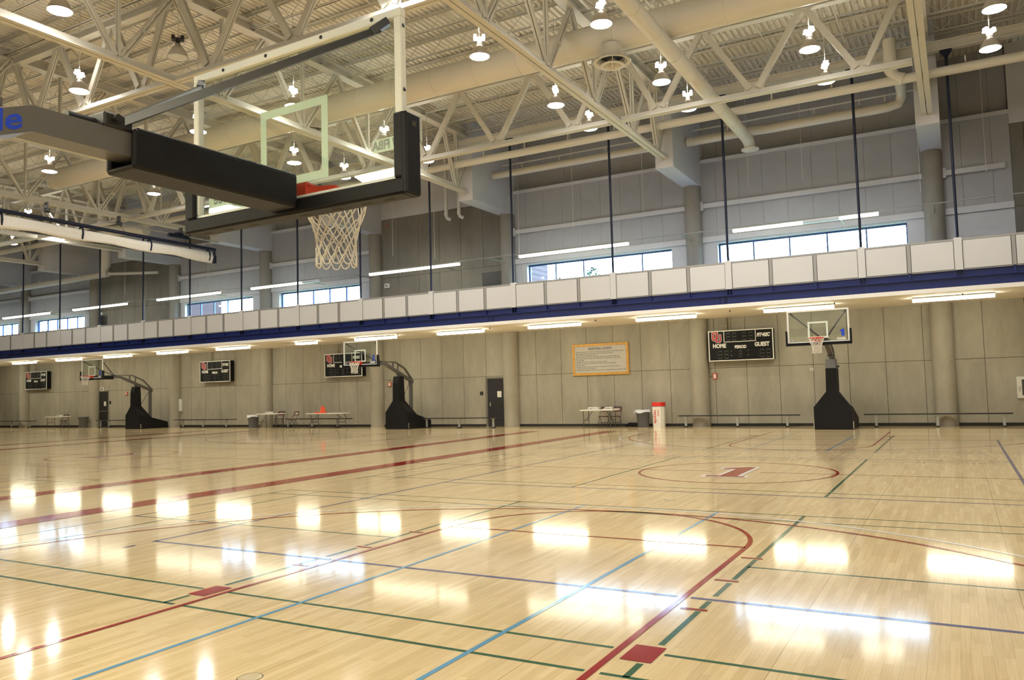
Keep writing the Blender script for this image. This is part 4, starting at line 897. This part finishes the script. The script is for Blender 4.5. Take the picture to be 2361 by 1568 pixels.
# ------------------------------------------------------------------ tables, chairs and small things
def table(x0, x1, y0, y1, z, label, crossed=False):
    t = thing('folding_table', label, 'table', ((x0+x1)/2, (y0+y1)/2, 0), 'white topped folding tables')
    MB().box(x0, x1, y0, y1, z-.045, z, 0, .012).build('tabletop', m_table, t)
    for s_ in (0, 1):
        q = MB(); lx = x0+.14 if s_ == 0 else x1-.14
        if not crossed:
            for yy in (y0+.08, y1-.08): q.tube([(lx, yy, z-.05), (lx, yy, 0)], .014, 8)
            q.tube([(lx, y0+.08, .32), (lx, y1-.08, .32)], .012, 6); q.tube([(lx, (y0+y1)/2, .32), (lx+(.3 if s_ == 0 else -.3), (y0+y1)/2, z-.05)], .01, 6)
        else:
            lx = x0+.28 if s_ == 0 else x1-.28
            q.tube([(lx-.05, y0+.1, z-.05), (lx+.06, y0+.1, .5), (lx, y0+.1, .3), (lx-.17, y0+.1, 0)], .014, 8); q.tube([(lx-.05, y1-.1, z-.05), (lx+.06, y1-.1, .5), (lx, y1-.1, .3), (lx+.17, y1-.1, 0)], .014, 8)
            q.tube([(lx, y0+.1, .3), (lx, y1-.1, .3)], .013, 8); q.tube([(lx+.06, (y0+y1)/2, .5), (lx+(.4 if s_ == 0 else -.4), (y0+y1)/2, z-.05)], .01, 6)
        q.build('leg_frame', m_tleg, t)
    return t
table(-9.95, -8.48, 27.62, 28.32, .755, 'small white topped folding table below the rules board, two chairs behind it')
table(-28.95, -27.42, 27.85, 28.55, .755, 'small white topped folding table against a column, beside the middle grey bin')
table(-25.05, -22.68, 27.5, 28.2, .755, 'long white folding table holding orange cones, left of number 2 hoop', True)
table(-48.1, -46.3, 27.85, 28.5, .735, 'small folding table at far left below the leftmost scoreboard')
def chair():
    t = thing('folding_chair', 'chair', 'chair')
    q = MB()
    for s_ in (-1, 1):
        x = s_*.21; q.tube([(x, -.22, 0), (x, .02, .43), (x, .20, .80)], .012, 8); q.tube([(x*.86, .24, 0), (x*.86, .02, .38), (x*.86, -.12, .43)], .012, 8)
    q.tube([(-.21, .20, .80), (-.15, .21, .84), (.15, .21, .84), (.21, .20, .80)], .012, 8); q.tube([(-.21, -.12, .18), (.21, -.12, .18)], .009, 6); q.tube([(-.18, .13, .18), (.18, .13, .18)], .009, 6)
    q.build('chair_frame', m_tleg, t)
    MB().box(-.19, .19, -.20, .19, .43, .46, 0, .012).build('seat', m_maroon, t)
    q = MB(); q.box(-.20, .20, -.015, .015, -.10, .10, 0, .01); q.xf(lambda v: (v.x, .195+v.y+v.z*.35, .735+v.z)); bk = q.build('backrest', m_maroon, t)
    MB().box(-.12, .12, -.018, -.0155, -.025, .03).xf(lambda v: (v.x, .195+v.y+v.z*.35, .735+v.z)).build('backrest_lettering', m_paper, bk)
    return t
CH = [(-9.28, 28.62, 0, 'maroon folding chair behind the table below the rules board, left one'), (-8.76, 28.64, .05, 'maroon folding chair behind the table below the rules board, right one'),
      (-27.92, 28.55, .2, 'maroon folding chair behind the small table beside the middle grey bin'), (-26.5, 28.15, -.25, 'maroon folding chair standing free between the small table and the cone table'), (-47.1, 28.5, .1, 'maroon folding chair tucked behind the far left table')]
c0 = None
for x, y, r, lab in CH:
    if c0 is None: c0 = o = chair(); o.location = (x, y, 0); o.rotation_euler = (0, 0, r); o['label'] = lab; o['group'] = 'maroon folding chairs'
    else: dup(c0, (x, y, 0), r, lab, 'maroon folding chairs')
def ctrl_box(x, y, z, w_, label, pr=True):
    o = MB().box(x-w_/2, x+w_/2, y-.12, y+.12, z, z+.10, 0, .008).build('control_box', m_paper, loc=(x, y, z)); tag(o, label, 'box')
    q = MB(); rr = random.Random(int(-x*10))
    for k in range(9): a = x-w_/2+.03+k*(w_-.06)/9; q.box(a, a+rr.uniform(.01, .03), y-.123, y-.1205, z+rr.uniform(.02, .04), z+rr.uniform(.06, .08))
    q.build('printed_marks', m_greyt, o)
ctrl_box(-9.45, 27.95, .755, .42, 'larger white printed box on the table below the rules board'); ctrl_box(-8.78, 27.98, .755, .30, 'smaller white printed box at the right end of the rules board table')
ctrl_box(-28.2, 28.1, .755, .38, 'white box on the small table beside the middle grey bin'); ctrl_box(-46.9, 28.1, .735, .30, 'white box on the far left folding table')
def cone(x, y, z, s, label):
    t = thing('traffic_cone', label, 'cone', (x, y, z))
    MB().lathe([(.11*s, .02), (.10*s, .05), (.03*s, .36*s), (.022*s, .375*s), (0.0, .375*s)], (x, y, z), 20).build('cone_body', m_cone, t); MB().box(x-.13*s, x+.13*s, y-.13*s, y+.13*s, z, z+.02, 0, .005).build('cone_base', m_cone, t)
cone(-24.31, 27.9, .755, 1.0, 'taller paler orange cone, left of two on the long folding table'); cone(-24.08, 27.8, .755, .92, 'shorter red orange cone, right of two on the long folding table')
o = MB().lathe([(.17, 0), (.17, .03), (.06, .06), (.05, .05), (.0, .05)], (-24.52, 27.8, .755), 20).build('cone_disc', m_cone, loc=(-24.52, 28, .755)); tag(o, 'flat orange disc marker left of the cones on the long table', 'marker')

def bin_(x, y, h, r, label, bag=True):
    t = thing('trash_bin', label, 'bin', (x, y, 0), 'round grey trash bins')
    MB().lathe([(0, 0), (r*.78, 0), (r*.80, .02), (r*.97, h-.06), (r*1.04, h-.055), (r*1.05, h), (r*.98, h), (r*.93, h-.1), (r*.75, .06), (0, .05)], (x, y, 0), 28).build('bin_body', m_bin, t)
    q = MB(); 
    for s_ in (-1, 1): q.box(x+s_*r*1.0-.02, x+s_*r*1.0+.02, y-.06, y+.06, h-.16, h-.10)
    q.build('handle', m_bin, t)
    if bag:
        pts = []; rr = random.Random(5); q = MB(); n_ = 28; vs = []
        for j, (rad, z) in enumerate(((r*.92, h-.06), (r*1.0, h+.012), (r*1.085, h+.008), (r*1.10, h-.10))):
            for k in range(n_): vs.append((x+(rad+rr.uniform(0, .006))*math.cos(2*PI*k/n_), y+(rad+rr.uniform(0, .006))*math.sin(2*PI*k/n_), z+rr.uniform(-.012, .006)-(.03*math.sin(k*.7) if j == 3 else 0)))
        q.add(vs, [(j*n_+k, j*n_+(k+1) % n_, (j+1)*n_+(k+1) % n_, (j+1)*n_+k) for j in range(3) for k in range(n_)], 0, True)
        q.tube([(x-r*1.05, y-.12, h-.02), (x-r*1.16, y-.13, h-.08), (x-r*1.14, y-.13, h-.17)], [.03, .022, .012], 8)
        q.build('bin_liner', m_bag, t)
bin_(-7.55, 28.6, .70, .285, 'grey trash bin with white liner beside the recycling bin'); bin_(-29.5, 28.2, .68, .29, 'grey trash bin with white liner beside the small table at the column'); bin_(-44.75, 28.33, .69, .31, 'grey trash bin next to the far left column and door', False)
t = thing('recycling_bin', 'white recycling bin with red lid and vertical red please recycle lettering', 'bin', (-6.92, 28.55, 0))
hx = [(-.25, -.02), (-.16, -.17), (.16, -.17), (.25, -.02), (.25, .17), (-.25, .17)]; BX, BY = -6.90, 28.60
MB().prism(hx, lambda p: (BX+p[0]*.93, BY+p[1]*.93, 0), lambda p: (BX+p[0], BY+p[1], .84)).build('bin_body', m_binwhite, t)
MB().prism(hx, lambda p: (BX+p[0]*.965, BY+p[1]*.965, .74), lambda p: (BX+p[0]*1.012, BY+p[1]*1.012, .85)).build('blue_band', m_binblue, t)
MB().prism(hx, lambda p: (BX+p[0]*1.06, BY+p[1]*1.06, .84), lambda p: (BX+p[0]*1.04, BY+p[1]*1.04, 1.0)).build('lid', m_binred, t)
MB().box(BX-.02, BX+.14, BY-.1, BY+.02, 1.0, 1.006).build('lid_label', m_paper, t)
q = MB(); q.merge(text('recycle', .19, .004), lambda v: (BX-.115+v.y*.8, BY-.1725+(.84-.0)*0-.001, .70-v.x*.98)); q.merge(text('please', .105, .001), lambda v: (BX+.035+v.y*.8, BY-.1735, .70-v.x*.98))
q.build('lettering', m_redtext, t)
o = MB().prism([(-8.42, 0), (-8.42, .03), (-8.25, .17), (-7.88, .15), (-7.86, 0)], lambda p: (p[0], 28.75, p[1]), lambda p: (p[0], 29.1, p[1])).build('folded_mat', m_black, loc=(-8.1, 28.9, 0)); tag(o, 'low black folded mat against the wall left of the grey bin', 'mat')

# wall fittings
def plate(name, x, z, w_, h_, mat, label, cat, face=None, d=.06, y=YW):
    o = MB().box(x-w_/2, x+w_/2, y-d, y, z-h_/2, z+h_/2, 0, .006).build(name, mat, loc=(x, y, z)); tag(o, label, cat)
    if face: MB().box(x-w_*.28, x+w_*.28, y-d-.004, y-d, z-h_*.32, z+h_*.32).build(*face, o)
    return o
plate('fire_alarm', -4.68, 1.99, .17, .24, m_alarm, 'small red and white fire alarm strobe beside the rightmost scoreboard', 'alarm', ('strobe_face', m_paper))
plate('fire_alarm', -20.98, 2.10, .17, .22, m_alarm, 'small red and white fire alarm strobe left of the number 2 hoop mast', 'alarm', ('strobe_face', m_paper))
plate('fire_alarm', -41.65, 2.08, .20, .20, m_alarm, 'small red alarm strobe left of the farthest hoop mast', 'alarm', ('strobe_face', m_paper))
plate('card_reader', -15.63, 1.54, .15, .16, m_black, 'small black card reader left of the door with the notice', 'card reader', ('reader_face', m_dgrey), .04)
plate('card_reader', -43.3, 1.55, .13, .18, m_black, 'small black card reader right of the far door', 'card reader', None, .04)
plate('room_sign', -44.15, 2.41, .36, .26, m_paper, 'small white square sign above the far black door', 'sign', ('sign_symbol', m_greyt), .02)
plate('wall_switch_box', -1.01, 2.13, .12, .12, m_paper, 'tiny white box on the wall left of the number 1 hoop mast', 'wall box', ('box_face', m_conc), .02)  # face plate takes the concrete colour
plate('loudspeaker', -21.0, 7.05, .24, .22, m_paper, 'small white speaker on the upper concrete bay behind the railing', 'speaker', ('speaker_grille', m_greyt), .14)
plate('alarm_bell', -20.97, 10.12, .10, .10, m_alarm, 'tiny red alarm light high on the upper concrete bay', 'alarm', None, .05)
plate('exit_sign', -44.2, 7.28, .20, .16, m_paper, 'small white sign above the dark far door on the track', 'sign', None, .1)
for x, z, lab in ((5.72, 1.28, 'white fire extinguisher cabinet at the right edge of the photo'), (-36.66, 1.28, 'white fire extinguisher cabinet on the wall left of the long bench')):
    t = thing('extinguisher_cabinet', lab, 'cabinet', (x, YW-.12, .9))
    MB().box(x-.22, x+.22, YW-.12, YW, .92, 1.65, 0, .01).build('cabinet_body', m_cabwhite, t)
    if x > 0: MB().box(x-.08, x+.12, YW-.126, YW-.12, 1.02, 1.55).build('cabinet_window', m_dgrey, t)
    if x > 0: MB().lathe([(0, 0), (.05, 0), (.055, .3), (.03, .36), (.015, .4)], (x+.03, YW-.128, 1.06), 12).build('extinguisher', m_alarm, t)
    MB().merge(text('FIRE', .10, .002), lambda v: (x-.11-v.y, YW-.1215, 1.15+v.x)).build('cabinet_lettering', m_greyt, t)
o = MB().tube([(-4.93, YW-.03, ZS), (-4.93, YW-.03, 1.96), (-4.76, YW-.03, 1.96)], .014, 6).tube([(-4.87, YW-.03, ZS), (-4.87, YW-.03, 2.02), (-4.76, YW-.03, 2.02)], .014, 6).build('wall_conduit', m_conduit, loc=(-4.9, YW, 3)); tag(o, 'pair of thin beige conduits running down to the alarm beside the rightmost scoreboard', 'conduit')
for i, x in enumerate((4.05, .3, -3.2, -8.4, -13.2, -18.0)):
    o = MB().tube([(x, 26.0, ZS), (x, 26.0, ZS-.05)], .02, 8).lathe([(.0, -.06), (.04, -.055), (.04, -.045), (.01, -.04)], (x, 26.0, ZS), 10).build('sprinkler_head', m_dgrey, loc=(x, 26, ZS)); tag(o, 'tiny sprinkler head in the ceiling under the track, %s from the right' % ORD[i], 'sprinkler', 'sprinkler heads under the track')

# ------------------------------------------------------------------ rolled divider curtain
t = thing('divider_curtain', 'rolled white divider curtain hanging from a dark blue pipe with blue straps', 'curtain', (-28.7, 18, 9.1))
cx = -28.6
MB().tube([(cx, 6, 9.32), (cx, 24.95, 9.12)], .085, 12).build('curtain_pipe', m_rod, t)
q = MB(); rr = random.Random(9); ny, na = 60, 14; vs = []
for j in range(ny+1):
    y = 6+18.7*j/ny; sag = .05*abs(math.sin((y-6)*PI/3.3)); 
    for k in range(na):
        a = 2*PI*k/na; rw = .13*(1+.25*math.sin(3*a+y*.3)); rh = .27*(1+.12*math.sin(2*a+y*.4)); s_ = .55+.45*abs(math.sin((y-6)*PI/3.3))
        vs.append((cx+.02+rw*s_*math.cos(a), y, 8.93-(y-6)*.0105-sag+rh*(.65+.35*s_)*math.sin(a)))
q.add(vs, [(j*na+k, j*na+(k+1) % na, (j+1)*na+(k+1) % na, (j+1)*na+k) for j in range(ny) for k in range(na)], 0, True); q.add(vs[:na], [tuple(range(na))]); q.add(vs[-na:], [tuple(range(na))[::-1]])
q.build('curtain_roll', m_curtain, t)
for k in range(6):
    y = 8.0+3.3*k; z = 8.95-(y-6)*.0105; q = MB(); q.tube([(cx, y, z+.34), (cx+.14, y, z+.18), (cx+.17, y, z), (cx+.12, y, z-.20), (cx, y, z-.29), (cx-.12, y, z-.2), (cx-.16, y, z), (cx-.13, y, z+.18), (cx, y, z+.34)], .04, 6); q.build('curtain_strap', m_rod, t)
MB().tube([(cx, 6, 8.66), (cx, 24.9, 8.46)], .02, 6).build('hem_pipe', m_rod, t)
q = MB(); q.tube([(cx, 24.9, 9.12), (cx, 24.9, 8.80)], .06, 8); q.box(cx-.08, cx+.08, 24.82, 24.98, 8.42, 8.82, 0, .02); q.build('end_bracket', m_rod, t)
q = MB(); q.tube([(-29.1, 6, 9.72), (-29.1, 25.6, 9.66)], .035, 8); q.build('drive_shaft', m_grail, t)
for k in range(6):
    y = 6.8+3.3*k; q = MB(); q.box(-29.2, -29.0, y-.03, y+.03, 9.66, 10.03); q.tube([(-29.1, y-.12, 9.69), (-29.1, y+.12, 9.69)], .10, 10); q.tube([(cx, y, 9.2), (-29.05, y, 9.62)], .012, 5); q.build('shaft_bearing', m_dgrey, t)
q = MB(); q.box(-29.22, -28.95, 23.0, 23.35, 9.53, 9.77, 0, .03); q.tube([(-29.08, 22.6, 9.6), (-29.08, 23.7, 9.6)], .10, 12); q.build('winch_motor', m_rod, t)

# ------------------------------------------------------------------ outside the windows
o = MB().quad((-120, YW+.6, 1.5), (60, YW+.6, 1.5), (60, 120, 1.5), (-120, 120, 1.5)).build('lawn', m_grass, loc=(-20, 60, 1.5)); tag(o, 'lawn outside beyond the back wall', 'ground')
for x0, x1, y0, y1, lab in ((-19.9, -15.89, 34, 37, 'dark red brick building seen through the left pane of the second strip window'), (-46.5, -42.15, 34, 37, 'dark red brick building seen through the fourth strip window')):
    t = thing('brick_building', lab, 'building', ((x0+x1)/2, y0, 1.5)); MB().box(x0, x1, y0, y1, 1.5, 14).build('building_wall', m_brick, t); MB().box(x0-.1, x1+.1, y0-.1, y1+.1, 14, 14.3).build('parapet', m_edge, t)
def tree(x, y, h, r, label, seed, n=420):
    rr = random.Random(seed); t = thing('tree', label, 'tree', (x, y, 1.5))
    q = MB(); q.tube([(x, y, 1.5), (x+.1, y, 1.5+h*.5), (x, y, 1.5+h*.85)], [.16, .1, .03], 8)
    for k in range(9): a = rr.uniform(0, 2*PI); z = 1.5+h*rr.uniform(.4, .8); q.tube([(x, y, z), (x+r*.8*math.cos(a), y+r*.8*math.sin(a), z+h*.18)], [.04, .01], 5)
    q.build('trunk', m_bark, t); q = MB()
    for k in range(n):
        u = rr.random(); a = rr.uniform(0, 2*PI); z = 1.5+h*(.35+.68*u); rad = r*math.sqrt(max(0, 1-(u*1.0)**2))*rr.uniform(.2, 1.05)
        c = Vector((x+rad*math.cos(a), y+rad*math.sin(a), z)); d1 = Vector((rr.uniform(-1, 1), rr.uniform(-1, 1), rr.uniform(-1, 1))).normalized(); d2 = d1.cross(Vector((rr.uniform(-1, 1), rr.uniform(-1, 1), rr.uniform(-1, 1)))).normalized(); s_ = rr.uniform(.035, .09)
        q.quad(c-d1*s_*1.6, c-d2*s_*.6, c+d1*s_*1.6, c+d2*s_*.6)
    q.build('foliage', m_leaf, t)
tree(-11.9, 34, 6.0, 1.0, 'small tree whose top shows in the third pane of the second window', 1, 600); tree(-12.9, 32.3, 5.35, .75, 'lower treetop left of the taller tree in the second window', 2, 300)
tree(-74.5, 38, 8.0, 3.2, 'leafy tree filling the window at the left edge', 4, 1500); tree(-67, 38, 8.4, 3, 'second leafy tree outside the leftmost window', 6, 1500)
